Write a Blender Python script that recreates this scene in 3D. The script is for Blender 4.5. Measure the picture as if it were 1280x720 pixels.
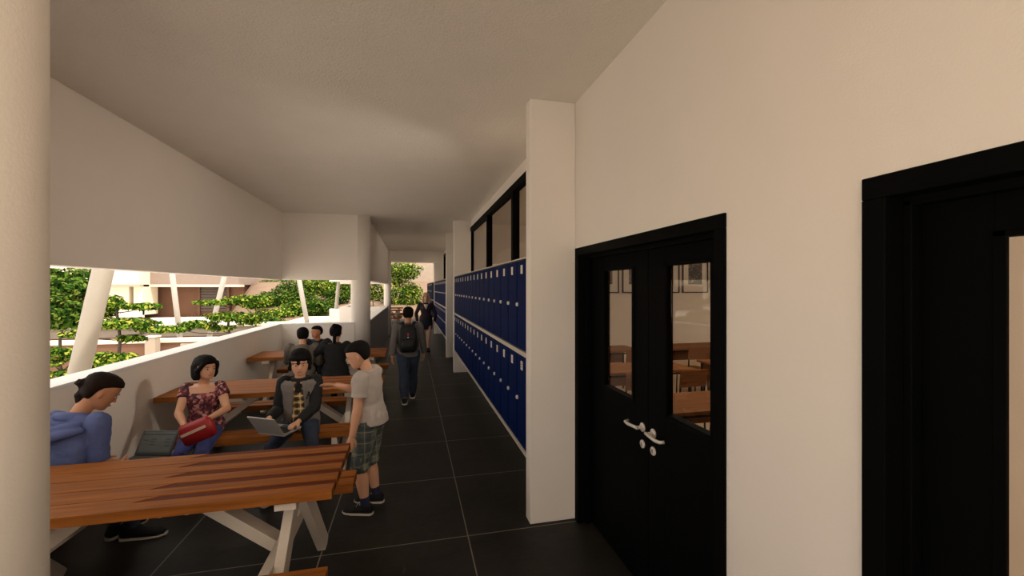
import bpy, bmesh, math, random
import numpy as np
from mathutils import Vector, Matrix, noise, Quaternion
random.seed(7)
PI = math.pi
C = bpy.context.scene.collection
for o in list(bpy.data.objects):
    bpy.data.objects.remove(o, do_unlink=True)
sc = bpy.context.scene

# ------------------------------------------------------------------ camera
FPX = 530.0
YAW = math.atan((640 - 514) / FPX)
cam_d = bpy.data.cameras.new('camera')
cam_d.sensor_width = 36
cam_d.sensor_fit = 'HORIZONTAL'
cam_d.lens = FPX / 1280 * 36
cam_d.clip_start = 0.05
cam_d.clip_end = 400
cam = bpy.data.objects.new('camera', cam_d)
C.objects.link(cam)
cam.location = (0, 0, 1.75)
cam.rotation_euler = (PI / 2, 0, -YAW)
sc.camera = cam

# ------------------------------------------------------------------ world, sun, fill lamps
world = bpy.data.worlds.new('sky')
sc.world = world
world.use_nodes = True
wn = world.node_tree.nodes
wn['Background'].inputs[0].default_value = (1.0, 0.915, 0.825, 1)
wn['Background'].inputs[1].default_value = 2.3
sun_d = bpy.data.lights.new('sun', 'SUN')
sun_d.energy = 5.0
sun_d.angle = math.radians(1.0)
sun_d.color = (1.0, 0.94, 0.84)
sun = bpy.data.objects.new('sun', sun_d)
C.objects.link(sun)
_sd = Vector((-0.42, 0.38, -1.0)).normalized()       # travel direction of the sunlight
sun.rotation_euler = _sd.to_track_quat('-Z', 'Y').to_euler()

sc.view_settings.view_transform = 'Standard'
sc.view_settings.look = 'None'
sc.view_settings.gamma = 1
sc.view_settings.use_curve_mapping = False
sc.view_settings.exposure = -0.04

LP1, LP2, LP3, LP4 = 10.0, 8.0, 26.0, 15.0     # powers of the added fill lamps

# ------------------------------------------------------------------ materials
def srgb(r, g, b):
    def f(v):
        v /= 255.0
        return v / 12.92 if v <= 0.04045 else ((v + 0.055) / 1.055) ** 2.4
    return (f(r), f(g), f(b), 1)

MATS = {}
def mat(name, col, rough=0.6, metal=0.0, var=0.06, scale=8.0, bump=0.0, bscale=60.0, spec=0.5, coat=0.0):
    """principled material with a soft procedural colour variation and bump"""
    if name in MATS: return MATS[name]
    m = bpy.data.materials.new(name); m.use_nodes = True
    nt = m.node_tree; N = nt.nodes; L = nt.links
    b = N['Principled BSDF']
    b.inputs['Roughness'].default_value = rough
    b.inputs['Metallic'].default_value = metal
    b.inputs['Specular IOR Level'].default_value = spec
    b.inputs['Coat Weight'].default_value = coat
    tc = N.new('ShaderNodeTexCoord')
    nz = N.new('ShaderNodeTexNoise'); nz.inputs['Scale'].default_value = scale; nz.inputs['Detail'].default_value = 4
    L.new(tc.outputs['Object'], nz.inputs['Vector'])
    mx = N.new('ShaderNodeMix'); mx.data_type = 'RGBA'
    mx.inputs[6].default_value = tuple(max(0, c * (1 - var * 2)) for c in col[:3]) + (1,)
    mx.inputs[7].default_value = tuple(min(1, c * (1 + var * 2)) for c in col[:3]) + (1,)
    L.new(nz.outputs['Fac'], mx.inputs[0]); L.new(mx.outputs[2], b.inputs['Base Color'])
    if bump:
        n2 = N.new('ShaderNodeTexNoise'); n2.inputs['Scale'].default_value = bscale; n2.inputs['Detail'].default_value = 5
        L.new(tc.outputs['Object'], n2.inputs['Vector'])
        bp = N.new('ShaderNodeBump'); bp.inputs['Strength'].default_value = bump; bp.inputs['Distance'].default_value = 0.01
        L.new(n2.outputs['Fac'], bp.inputs['Height']); L.new(bp.outputs['Normal'], b.inputs['Normal'])
    MATS[name] = m
    return m

def nodes_of(m):
    return m.node_tree.nodes, m.node_tree.links, m.node_tree.nodes['Principled BSDF']

WALL = mat('plaster_wall', srgb(243, 234, 224), 0.85, var=0.012, scale=3, bump=0.12, bscale=140)
CEIL = mat('stucco_ceiling', srgb(240, 231, 220), 0.95, var=0.02, scale=3, bump=0.55, bscale=75)
PARA = mat('plaster_parapet', srgb(243, 235, 226), 0.8, var=0.012, scale=3, bump=0.1, bscale=90)
COPE = mat('white_coping', srgb(238, 236, 234), 0.7, var=0.02, bump=0.1)
WHITE = mat('white_painted_wood', srgb(226, 212, 196), 0.5, var=0.03, scale=14, bump=0.1, bscale=50)
TRIM = mat('white_trim', srgb(212, 200, 186), 0.6, var=0.02)
BLACK = mat('black_door_paint', srgb(5, 5, 5), 0.7, var=0.05, spec=0.06)
BLKF = mat('black_frame_paint', srgb(6, 6, 6), 0.7, var=0.05, spec=0.06)
SATIN = mat('satin_steel', srgb(226, 216, 204), 0.45, 0.15, var=0.02)
DARKM = mat('dark_metal', srgb(28, 26, 25), 0.4, 0.6)

def make_tiles():
    m = bpy.data.materials.new('slate_floor_tiles'); m.use_nodes = True
    N, L, b = nodes_of(m)
    geo = N.new('ShaderNodeNewGeometry')
    mp = N.new('ShaderNodeMapping'); mp.inputs['Location'].default_value = (-0.39, -2.985, 0)
    L.new(geo.outputs['Position'], mp.inputs['Vector'])
    sep = N.new('ShaderNodeSeparateXYZ'); L.new(mp.outputs[0], sep.inputs[0])
    outs = []
    for i, T in enumerate((0.966, 0.955)):
        w = N.new('ShaderNodeMath'); w.operation = 'PINGPONG'; w.inputs[1].default_value = T / 2
        L.new(sep.outputs[i], w.inputs[0])
        r = N.new('ShaderNodeMapRange'); r.inputs[1].default_value = 0.0030; r.inputs[2].default_value = 0.0052
        r.inputs[3].default_value = 1; r.inputs[4].default_value = 0
        L.new(w.outputs[0], r.inputs[0]); outs.append(r)
    mxm = N.new('ShaderNodeMath'); mxm.operation = 'MAXIMUM'
    L.new(outs[0].outputs[0], mxm.inputs[0]); L.new(outs[1].outputs[0], mxm.inputs[1])
    nz = N.new('ShaderNodeTexNoise'); nz.inputs['Scale'].default_value = 2.2; nz.inputs['Detail'].default_value = 8; nz.inputs['Roughness'].default_value = 0.65
    L.new(geo.outputs['Position'], nz.inputs['Vector'])
    cr = N.new('ShaderNodeValToRGB')
    cr.color_ramp.elements[0].position = 0.3; cr.color_ramp.elements[0].color = srgb(30, 29, 26)
    cr.color_ramp.elements[1].position = 0.75; cr.color_ramp.elements[1].color = srgb(50, 48, 44)
    L.new(nz.outputs['Fac'], cr.inputs[0])
    # scuffs: sparse pale scratches
    mp2 = N.new('ShaderNodeMapping'); mp2.inputs['Scale'].default_value = (9, 2.2, 1); mp2.inputs['Rotation'].default_value = (0, 0, 0.4)
    L.new(geo.outputs['Position'], mp2.inputs['Vector'])
    n3 = N.new('ShaderNodeTexNoise'); n3.inputs['Scale'].default_value = 1.6; n3.inputs['Detail'].default_value = 3
    L.new(mp2.outputs[0], n3.inputs['Vector'])
    r3 = N.new('ShaderNodeMapRange'); r3.inputs[1].default_value = 0.70; r3.inputs[2].default_value = 0.82; r3.inputs[4].default_value = 0.5
    L.new(n3.outputs['Fac'], r3.inputs[0])
    mA = N.new('ShaderNodeMix'); mA.data_type = 'RGBA'; L.new(r3.outputs[0], mA.inputs[0])
    L.new(cr.outputs[0], mA.inputs[6]); mA.inputs[7].default_value = srgb(110, 106, 98)
    mB = N.new('ShaderNodeMix'); mB.data_type = 'RGBA'; L.new(mxm.outputs[0], mB.inputs[0])
    L.new(mA.outputs[2], mB.inputs[6]); mB.inputs[7].default_value = srgb(136, 131, 118)
    L.new(mB.outputs[2], b.inputs['Base Color'])
    b.inputs['Roughness'].default_value = 0.5
    b.inputs['Specular IOR Level'].default_value = 0.22
    n4 = N.new('ShaderNodeTexNoise'); n4.inputs['Scale'].default_value = 18; n4.inputs['Detail'].default_value = 6
    L.new(geo.outputs['Position'], n4.inputs['Vector'])
    bp = N.new('ShaderNodeBump'); bp.inputs['Strength'].default_value = 0.25; bp.inputs['Distance'].default_value = 0.01
    L.new(n4.outputs['Fac'], bp.inputs['Height']); L.new(bp.outputs['Normal'], b.inputs['Normal'])
    return m
TILES = make_tiles()

def make_wood(name, dark, light, rough=0.6, axis=0):
    if name in MATS: return MATS[name]
    m = bpy.data.materials.new(name); m.use_nodes = True
    N, L, b = nodes_of(m)
    tc = N.new('ShaderNodeTexCoord'); mp = N.new('ShaderNodeMapping')
    sca = [22, 22, 22]; sca[axis] = 1.4
    mp.inputs['Scale'].default_value = sca
    L.new(tc.outputs['Object'], mp.inputs['Vector'])
    nz = N.new('ShaderNodeTexNoise'); nz.inputs['Scale'].default_value = 1.5; nz.inputs['Detail'].default_value = 6; nz.inputs['Distortion'].default_value = 0.6
    L.new(mp.outputs[0], nz.inputs['Vector'])
    cr = N.new('ShaderNodeValToRGB')
    cr.color_ramp.elements[0].position = 0.28; cr.color_ramp.elements[0].color = dark
    cr.color_ramp.elements[1].position = 0.72; cr.color_ramp.elements[1].color = light
    L.new(nz.outputs['Fac'], cr.inputs[0]); L.new(cr.outputs[0], b.inputs['Base Color'])
    b.inputs['Roughness'].default_value = rough
    b.inputs['Specular IOR Level'].default_value = 0.10
    bp = N.new('ShaderNodeBump'); bp.inputs['Strength'].default_value = 0.15; bp.inputs['Distance'].default_value = 0.005
    L.new(nz.outputs['Fac'], bp.inputs['Height']); L.new(bp.outputs['Normal'], b.inputs['Normal'])
    MATS[name] = m
    return m
WOOD = make_wood('oiled_orange_timber', srgb(126, 74, 30), srgb(168, 102, 44))
WOODD = make_wood('gap_shade_timber', srgb(84, 34, 12), srgb(112, 50, 18))  # timber colour darkened to imitate shade between the slats
CHAIRW = make_wood('school_chair_plywood', srgb(118, 76, 44), srgb(146, 98, 58))

def glass(name, tint=(1, 1, 1, 1), rough=0.0, mixf=0.12):
    m = bpy.data.materials.new(name); m.use_nodes = True
    nt = m.node_tree; N = nt.nodes; L = nt.links
    N.remove(N['Principled BSDF']); out = N['Material Output']
    tr = N.new('ShaderNodeBsdfTransparent'); tr.inputs[0].default_value = tint
    gl = N.new('ShaderNodeBsdfGlossy'); gl.inputs['Roughness'].default_value = rough
    fr = N.new('ShaderNodeFresnel'); fr.inputs[0].default_value = 1.45
    mu = N.new('ShaderNodeMath'); mu.operation = 'MULTIPLY'; mu.inputs[1].default_value = 1.0
    L.new(fr.outputs[0], mu.inputs[0])
    ge = N.new('ShaderNodeNewGeometry'); iv = N.new('ShaderNodeMath'); iv.operation = 'SUBTRACT'; iv.inputs[0].default_value = 1.0
    L.new(ge.outputs['Backfacing'], iv.inputs[1]); L.new(iv.outputs[0], mu.inputs[1])
    mx = N.new('ShaderNodeMixShader'); L.new(mu.outputs[0], mx.inputs[0])
    L.new(tr.outputs[0], mx.inputs[1]); L.new(gl.outputs[0], mx.inputs[2]); L.new(mx.outputs[0], out.inputs[0])
    return m
GLASS = glass('clear_window_glass', (0.9, 0.88, 0.85, 1))

def leafmat(name, cols, transl=0.35):
    m = bpy.data.materials.new(name); m.use_nodes = True
    nt = m.node_tree; N = nt.nodes; L = nt.links
    N.remove(N['Principled BSDF']); out = N['Material Output']
    geo = N.new('ShaderNodeNewGeometry')
    cr = N.new('ShaderNodeValToRGB'); cr.color_ramp.interpolation = 'CONSTANT'
    cr.color_ramp.elements[0].position = 0; cr.color_ramp.elements[0].color = cols[0]
    cr.color_ramp.elements[1].position = 1 / len(cols); cr.color_ramp.elements[1].color = cols[1]
    for i in range(2, len(cols)):
        e = cr.color_ramp.elements.new(i / len(cols)); e.color = cols[i]
    L.new(geo.outputs['Random Per Island'], cr.inputs[0])
    d = N.new('ShaderNodeBsdfDiffuse'); t = N.new('ShaderNodeBsdfTranslucent')
    L.new(cr.outputs[0], d.inputs[0]); L.new(cr.outputs[0], t.inputs[0])
    mx = N.new('ShaderNodeMixShader'); mx.inputs[0].default_value = transl
    L.new(d.outputs[0], mx.inputs[1]); L.new(t.outputs[0], mx.inputs[2]); L.new(mx.outputs[0], out.inputs[0])
    return m
LEAF = leafmat('fresh_green_leaves', [srgb(46, 76, 24), srgb(86, 126, 38), srgb(134, 162, 58), srgb(30, 52, 20), srgb(184, 186, 80), srgb(62, 98, 30)])
LEAFD = leafmat('deep_green_leaves', [srgb(42, 72, 24), srgb(70, 104, 36), srgb(96, 124, 44), srgb(30, 52, 20), srgb(120, 134, 60), srgb(56, 84, 32)], 0.25)
BARK = mat('tree_bark', srgb(74, 60, 52), 0.9, var=0.2, scale=20, bump=0.5)
SOIL = mat('hill_soil', srgb(128, 104, 84), 0.95, var=0.14, scale=2.5, bump=0.4, bscale=6)
PAVE = mat('pale_court_paving', srgb(226, 220, 210), 0.85, var=0.05, scale=1.5)
CREAM = mat('cream_facade', srgb(226, 212, 188), 0.8, var=0.02)
BROWNW = mat('brown_clad_wall', srgb(112, 78, 58), 0.8, var=0.12, scale=1.2, bump=0.2, bscale=8)
GREYB = mat('taupe_fascia', srgb(142, 124, 112), 0.8, var=0.05)
CONC = mat('weathered_concrete', srgb(168, 152, 136), 0.85, var=0.08, scale=3)
SHUT = mat('grey_shutter', srgb(84, 74, 66), 0.6, var=0.05)
STEELW = mat('white_steel_tube', srgb(176, 168, 158), 0.5, var=0.02)

# ------------------------------------------------------------------ mesh helpers
def obj(name, verts, faces, m, parent=None, smooth=False, mats=None, fm=None, bevel=0.0):
    me = bpy.data.meshes.new(name)
    me.from_pydata([tuple(v) for v in verts], [], faces)
    me.validate(); me.update()
    for k in (mats or [m]): me.materials.append(k)
    if fm:
        for p, i in zip(me.polygons, fm): p.material_index = i
    bm = bmesh.new(); bm.from_mesh(me); bmesh.ops.recalc_face_normals(bm, faces=bm.faces); bm.to_mesh(me); bm.free()
    if smooth:
        for p in me.polygons: p.use_smooth = True
    o = bpy.data.objects.new(name, me); C.objects.link(o)
    if parent: o.parent = parent
    if bevel:
        bv = o.modifiers.new('bevel', 'BEVEL'); bv.width = bevel; bv.segments = 2; bv.limit_method = 'ANGLE'
    return o

class MB:
    """collects shapes into one mesh"""
    def __init__(s): s.v = []; s.f = []; s.m = []; s.cm = 0
    def add(s, vs, fs):
        n = len(s.v); s.v += [tuple(v) for v in vs]
        s.f += [tuple(i + n for i in f) for f in fs]; s.m += [s.cm] * len(fs)
        return s
    def box(s, x0, x1, y0, y1, z0, z1):
        v = [(x, y, z) for x in (x0, x1) for y in (y0, y1) for z in (z0, z1)]
        return s.add(v, [(0, 1, 3, 2), (4, 6, 7, 5), (0, 4, 5, 1), (2, 3, 7, 6), (0, 2, 6, 4), (1, 5, 7, 3)])
    def bar(s, p, q, w, h, up=(0, 0, 1)):
        """rectangular bar from p to q; w across, h along up"""
        p = Vector(p); q = Vector(q); d = (q - p).normalized(); u = Vector(up)
        r = d.cross(u).normalized(); u = r.cross(d).normalized()
        v = []
        for c in (p, q):
            for a, b in ((-1, -1), (1, -1), (1, 1), (-1, 1)): v.append(c + r * a * w / 2 + u * b * h / 2)
        return s.add(v, [(0, 1, 2, 3), (7, 6, 5, 4), (0, 4, 5, 1), (1, 5, 6, 2), (2, 6, 7, 3), (3, 7, 4, 0)])
    def tube(s, pts, rs, seg=12):
        pts = [Vector(p) for p in pts]
        if not isinstance(rs, (list, tuple)): rs = [rs] * len(pts)
        rings = []; ref = None
        for i, p in enumerate(pts):
            d = (pts[min(i + 1, len(pts) - 1)] - pts[max(i - 1, 0)]).normalized()
            if ref is None:
                ref = Vector((0, 0, 1)) if abs(d.z) < .9 else Vector((1, 0, 0))
            a = d.cross(ref).normalized(); b = d.cross(a).normalized(); ref = -b if False else ref
            rings.append((p, a * rs[i], b * rs[i]))
        return s.loft(rings, seg)
    def loft(s, rings, seg=16, ex=2.0):
        v = []; f = []
        for c, a, b in rings:
            for k in range(seg):
                t = 2 * PI * k / seg; ct, st = math.cos(t), math.sin(t)
                if ex != 2.0:
                    ct = math.copysign(abs(ct) ** (2 / ex), ct); st = math.copysign(abs(st) ** (2 / ex), st)
                v.append(Vector(c) + Vector(a) * ct + Vector(b) * st)
        n = len(rings)
        for i in range(n - 1):
            for k in range(seg):
                k2 = (k + 1) % seg
                f.append((i * seg + k, i * seg + k2, (i + 1) * seg + k2, (i + 1) * seg + k))
        f.append(tuple(range(seg - 1, -1, -1))); f.append(tuple((n - 1) * seg + k for k in range(seg)))
        return s.add(v, f)
    def ball(s, c, r, seg=14, rings=9, R=None):
        """ellipsoid, r=(rx,ry,rz), R rotation matrix"""
        c = Vector(c); v = []; f = []
        if not isinstance(r, (list, tuple)): r = (r, r, r)
        for i in range(rings + 1):
            ph = PI * i / rings
            for k in range(seg):
                t = 2 * PI * k / seg
                w = Vector((r[0] * math.sin(max(ph, 1e-3 if i == 0 else ph)) * math.cos(t), r[1] * math.sin(max(ph, 1e-3 if i == 0 else ph)) * math.sin(t), r[2] * math.cos(ph)))
                v.append(c + (R @ w if R else w))
        for i in range(rings):
            for k in range(seg):
                k2 = (k + 1) % seg
                f.append((i * seg + k, i * seg + k2, (i + 1) * seg + k2, (i + 1) * seg + k))
        f.append(tuple(range(seg))); f.append(tuple(rings * seg + k for k in range(seg - 1, -1, -1)))
        return s.add(v, f)
    def prism(s, poly, z0, z1):
        n = len(poly)
        v = [(x, y, z0) for x, y in poly] + [(x, y, z1) for x, y in poly]
        f = [tuple(range(n))[::-1], tuple(range(n, 2 * n))] + [(i, (i + 1) % n, (i + 1) % n + n, i + n) for i in range(n)]
        return s.add(v, f)
    def build(s, name, m, parent=None, smooth=False, mats=None, bevel=0.0, loc=None):
        rt = parent
        while rt is not None and not rt.get('_abs'): rt = rt.parent
        off = Vector(loc) if loc else (rt.location if rt else None)
        vs = s.v if off is None else [Vector(v) - off for v in s.v]
        o = obj(name, vs, s.f, m, parent, smooth, mats, s.m if mats else None, bevel)
        if loc: o.location = loc
        return o

def thing(name, label, cat, loc=(0, 0, 0), group=None, absolute=True):
    o = bpy.data.objects.new(name, None); C.objects.link(o)
    o.location = loc; o.empty_display_size = 0.1
    o['label'] = label; o['category'] = cat
    if group: o['group'] = group
    if absolute: o['_abs'] = 1
    return o
def tag(o, label, cat, group=None, kind=None):
    o['label'] = label; o['category'] = cat
    if group: o['group'] = group
    if kind: o['kind'] = kind
    return o
def struct(name, mb, m, **k):
    o = mb.build(name, m, **k); o['kind'] = 'structure'
    return o
def dup(root, loc, label, group=None):
    r = root.copy(); C.objects.link(r); r.location = loc; r['label'] = label
    if group: r['group'] = group
    for ch in list(root.children):
        c = ch.copy(); C.objects.link(c); c.parent = r
        for g in ch.children:
            d = g.copy(); C.objects.link(d); d.parent = c
    return r

# ================================================================== SETTING
XW = 1.214          # corridor face of the classroom wall
CZ = 3.155          # ceiling
XB = -2.33          # parapet plane of the bays
XN = -0.83          # parapet plane of the narrow stretch
YE = 24.4

struct('floor', MB().box(XB - .2, XW + .25, -4.5, YE, -.25, 0), TILES)
struct('floor_classroom', MB().box(XW + .25, 11.0, -4.5, 9.25, -.25, 0), mat('classroom_floor', srgb(214, 190, 158), .5, var=.03))
struct('ceiling', MB().box(XB - .35, 11.4, -4.5, YE, CZ, CZ + .3), CEIL)

# classroom wall with its openings (doors, high windows)
def wall_right():
    mb = MB(); x0, x1 = XW, XW + .2
    def seg(y0, y1, z0=0, z1=CZ): mb.box(x0, x1, y0, y1, z0, z1)
    D = ((-0.60, 0.906), (1.441, 3.0))
    seg(-4.5, D[0][0]); seg(D[0][1], D[1][0]); seg(D[1][1], 4.05)
    for a, b in D: seg(a, b, 2.043)
    # wall below and above the high window
    seg(4.05, 8.90, 0, 2.02); seg(4.05, 8.90, 3.005)
    seg(8.90, 9.25)
    seg(9.25, 10.76, 2.043)                      # above third door
    seg(10.76, 11.6); seg(11.6, 16.3, 0, 2.02); seg(11.6, 16.3, 3.005); seg(16.3, YE)
    return mb
struct('wall_right', wall_right(), WALL)
struct('wall_classroom_back', MB().box(XW + .2, 11.2, 9.25, 9.4, 0, CZ), WALL)
struct('wall_classroom_near', MB().box(XW + .2, 11.2, -4.5, -4.35, 0, CZ), WALL)
struct('wall_classroom_partition', MB().box(XW + .2, 11.0, 1.12, 1.27, 0, CZ), WALL)
cw = MB(); cw.box(11.0, 11.2, -4.35, 9.25, 0, .85); cw.box(11.0, 11.2, -4.35, 9.25, 2.6, CZ)
for y, yw in ((-4.35, .65), (-1.1, .65), (1.6, .65), (4.3, 2.5), (8.6, .65)): cw.box(11.0, 11.2, y, y + yw, .85, 2.6)
struct('wall_classroom_outer', cw, WALL)
# room behind the second run of lockers
r2 = MB(); r2.box(XW + .2, 6.0, 16.4, 16.55, 0, CZ); r2.box(5.9, 6.0, 9.4, 16.4, 0, 1.0); r2.box(5.9, 6.0, 9.4, 16.4, 2.7, CZ)
struct('wall_second_room', r2, WALL)

# ---- pillars against the classroom wall
def pillar(y0, y1, label, x0=.855):
    o = MB().box(x0, XW, y0, y1, 0, CZ).build('wall_pillar', WALL, bevel=.006, loc=(x0, y0, 0))
    return tag(o, label, 'pillar')
pillar(3.02, 3.135, 'beige square pillar standing nearest, right beside the black double door')
pillar(8.80, 8.93, 'beige pillar at the far end of the long near run of blue lockers')
pillar(10.76, 10.9, 'slim beige pillar just past the recessed third door, before the second locker run')
pillar(16.45, 16.6, 'beige pillar under the far cross beam at the end of the second locker run')

# ---- ceiling beam, far portal
pb = MB(); pb.box(-1.05, XW, 16.35, 16.6, 2.735, CZ); struct('trim_1', pb, WALL, bevel=.01)
# ---- hanging fascias above the left opening and parapets below
fa = MB(); FT = .18; FB = 1.903
fa.box(XB - FT, XB, .95, 8.79, FB, CZ)
fa.box(XB - FT, -1.0, 8.61, 8.79, FB, CZ)
fa.box(XB - FT, -1.0, .95, 1.13, FB, CZ)
fa.box(XN - FT, XN, -4.5, .95, FB, CZ)
struct('wall_left_hanging_fascia', fa, WALL, bevel=.004)
f2 = MB(); f2.box(XN - FT + .02, XN, 8.95, 16.35, 1.903, CZ)
f2.box(XB, -1.0, 16.4, 16.58, 1.903, CZ); f2.box(XB - FT, XB, 16.4, YE, 1.903, CZ)
struct('wall_left_far_fascia', f2, WALL, bevel=.004)
pa = MB(); PH = 1.06
pa.box(XB - .2, XB, .95, 8.81, 0, PH); pa.box(XB, -1.06, 8.61, 8.81, 0, PH); pa.box(XB, -1.06, .93, 1.11, 0, PH)
pa.box(XN - .2, XN, -4.5, .93, 0, PH)
struct('wall_left_parapet', pa, PARA)
cp = MB(); cp.box(XB - .215, XB + .006, .95, 8.825, PH, PH + .03); cp.box(XB, -1.06, 8.604, 8.825, PH, PH + .03)
struct('trim_2', cp, COPE, bevel=.004)
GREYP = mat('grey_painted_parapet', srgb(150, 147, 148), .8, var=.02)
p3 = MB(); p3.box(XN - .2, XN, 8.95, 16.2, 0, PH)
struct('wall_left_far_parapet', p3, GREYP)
p4 = MB(); p4.box(XN - .215, XN + .005, 8.95, 16.2, PH, PH + .03)
struct('trim_3', p4, COPE)
p5 = MB(); p5.box(XB - .2, XB, 16.4, YE, 0, PH); p5.box(XB, -1.0, 16.4, 16.58, 0, PH)
struct('wall_end_parapet', p5, PARA)

# ---- round columns
def column(x, y, label, r=.182):
    mb = MB(); mb.loft([((x, y, z), (r, 0, 0), (0, r, 0)) for z in (0, CZ)], 48)
    o = mb.build('round_column', WALL, smooth=False, loc=(x, y, 0))
    for p in o.data.polygons: p.use_smooth = len(p.vertices) == 4
    return tag(o, label, 'column')
column(-.984, 1.125, 'round beige column at the left edge of the view, closest of all', r=.185)
column(-.967, 8.79, 'round beige column in mid corridor where the parapet steps in')
column(-.86, 16.42, 'round beige column farthest down the corridor under the cross beam', r=.13)

# ================================================================== DOORS
GX = XW + .096       # plane of the door leaves
def double_door(name, y0, y1, gfar):
    """leaves recessed in a black frame; y1 far edge"""
    fr = MB(); W = .055
    def jamb(a, b, z0, z1, d0=-.012, d1=.17): fr.box(XW + d0, XW + d1, a, b, z0, z1)
    jamb(y0 - .005, y0 + W, 0, 2.043 - W); jamb(y1 - W, y1 + .005, 0, 2.043 - W); jamb(y0 - .005, y1 + .005, 2.043 - W, 2.048)
    # stepped stop inside the frame
    fr.box(XW + .05, XW + .085, y0 + W, y0 + W + .02, 0, 1.98); fr.box(XW + .05, XW + .085, y1 - W - .02, y1 - W, 0, 1.98)
    fr.box(XW + .05, XW + .085, y0 + W, y1 - W, 1.965, 1.99)
    root = struct(name, fr, BLKF, bevel=.003)
    mid = y0 + .715
    spans = ((y0 + W, mid, y0 + .183, y0 + .554), (mid, y1 - W, y0 + .877, y0 + gfar))
    for i, (a, b, g0, g1) in enumerate(spans):
        lf = MB(); x0, x1 = GX - .005, GX + .045
        lf.box(x0, x1, a + .002, g0, .01, 1.985); lf.box(x0, x1, g1, b - .002, .01, 1.985)
        lf.box(x0, x1, g0, g1, .01, 1.075 if i else 1.085); lf.box(x0, x1, g0, g1, 1.868, 1.985)
        for (ya, yb) in ((g0, g0 + .012), (g1 - .012, g1)): lf.box(x0 - .008, x0, ya - .012, yb, 1.065, 1.88)
        lf.box(x0 - .008, x0, g0, g1, 1.062, 1.078); lf.box(x0 - .008, x0, g0, g1, 1.866, 1.88)
        leaf = lf.build('door_leaf', BLACK, root, bevel=.002)
        MB().box(GX + .015, GX + .022, g0 - .005, g1 + .005, 1.07, 1.875).build('glass_pane', GLASS, leaf)
        hy = mid + (.056 if i else -.055); s = 1 if i else -1
        h = MB(); hz = .945
        for zz, rr in ((hz, .026), (hz - .097, .024)):
            h.loft([((GX - .005 - d, hy, zz), (0, rr * q, 0), (0, 0, rr * q)) for d, q in ((0, 1), (.006, 1), (.009, .85))], 20)
        h.tube([(GX - .006, hy, hz), (GX - .05, hy, hz)], .010)
        h.tube([(GX - .048, hy - s * .012, hz + .002), (GX - .052, hy + s * .03, hz), (GX - .054, hy + s * .09, hz - .004), (GX - .050, hy + s * .125, hz - .002), (GX - .026, hy + s * .132, hz)], .0095)
        h.build('door_handle', SATIN, leaf, smooth=True)
        MB().box(GX - .0155, GX - .013, hy - .003, hy + .003, hz - .108, hz - .086).build('keyhole', BLACK, leaf)
    return root
double_door('door_1', 1.441, 3.0, 1.291)
double_door('door_2', -.653, .906, 1.345)
d3 = MB(); d3.box(XW + .1, XW + .15, 9.3, 10.7, 0, 2.0); d3.box(XW - .01, XW + .17, 9.25, 9.31, 0, 2.043); d3.box(XW - .01, XW + .17, 10.7, 10.76, 0, 2.043); d3.box(XW - .01, XW + .17, 9.25, 10.76, 1.99, 2.043)
struct('door_3', d3, BLKF)

# ================================================================== HIGH WINDOWS
def high_window(name, y0, y1, mull, n):
    fr = MB(); x0, x1 = XW - .015, XW + .07
    fr.box(x0, x1, y0, y1, 2.93, 3.01); fr.box(x0, x1, y0, y1, 2.0, 2.06)
    fr.box(x0, x1, y0, y0 + .07, 2.0, 3.01); fr.box(x0, x1, y1 - .07, y1, 2.0, 3.01)
    for m in mull: fr.box(x0, x1, m - .045, m + .045, 2.0, 3.01)
    root = struct(name, fr, BLKF)
    ys = [y0] + list(mull) + [y1]
    for a, b in zip(ys, ys[1:]):
        MB().box(XW + .03, XW + .036, a + .04, b - .05, 2.05, 2.94).build('glass_pane', GLASS, root)
high_window('window_1', 4.05, 8.90, (5.05, 6.83, 8.2)[:2], 1)
high_window('window_2', 11.6, 16.3, (13.2, 14.8), 2)

# ================================================================== FILL LAMPS (fixtures added to brighten the corridor and rooms)
FILLM = mat('fill_diffuser', srgb(250, 244, 232), .5, var=0)
_b = FILLM.node_tree.nodes['Principled BSDF']
_b.inputs['Emission Color'].default_value = (1, .86, .68, 1); _b.inputs['Emission Strength'].default_value = 3  # glow of the added fill lamps
def fill_lamp(c, size, n, power, label, aim=None, spread=180):
    """added fill lamp: housing, glowing diffuser and the light it gives; n = outward normal"""
    c = Vector(c); n = Vector(n)
    t = thing('fill_lamp', label, 'lamp', c)
    hx = Vector(size) / 2
    MB().box(c.x - hx.x, c.x + hx.x, c.y - hx.y, c.y + hx.y, c.z - hx.z, c.z + hx.z).build('housing', SATIN, t)
    d = c + n * .03; g = hx * .92
    ax = [g.x, g.y, g.z]
    for i in range(3):
        if abs(n[i]) > .5: ax[i] = .006
    MB().box(d.x - ax[0], d.x + ax[0], d.y - ax[1], d.y + ax[1], d.z - ax[2], d.z + ax[2]).build('added_lamp_diffuser', FILLM, t)
    ld = bpy.data.lights.new('fill_light', 'AREA'); ld.shape = 'RECTANGLE'; ld.energy = power; ld.color = (1, .87, .73)
    lo = bpy.data.objects.new('fill_light', ld); C.objects.link(lo); lo.parent = t
    lo.location = n * .045; lo.rotation_euler = n.to_track_quat('-Z', 'Z' if abs(n.z) < .5 else 'Y').to_euler()
    if abs(n.x) > .5: ld.size, ld.size_y = size[1], size[2]
    elif abs(n.y) > .5: ld.size, ld.size_y = size[0], size[2]
    else: ld.size, ld.size_y = size[0], size[1]
    if aim:
        lo.location = n * .10
        lo.rotation_euler = Vector(aim).to_track_quat('-Z', 'Z').to_euler(); ld.spread = math.radians(spread)
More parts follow.
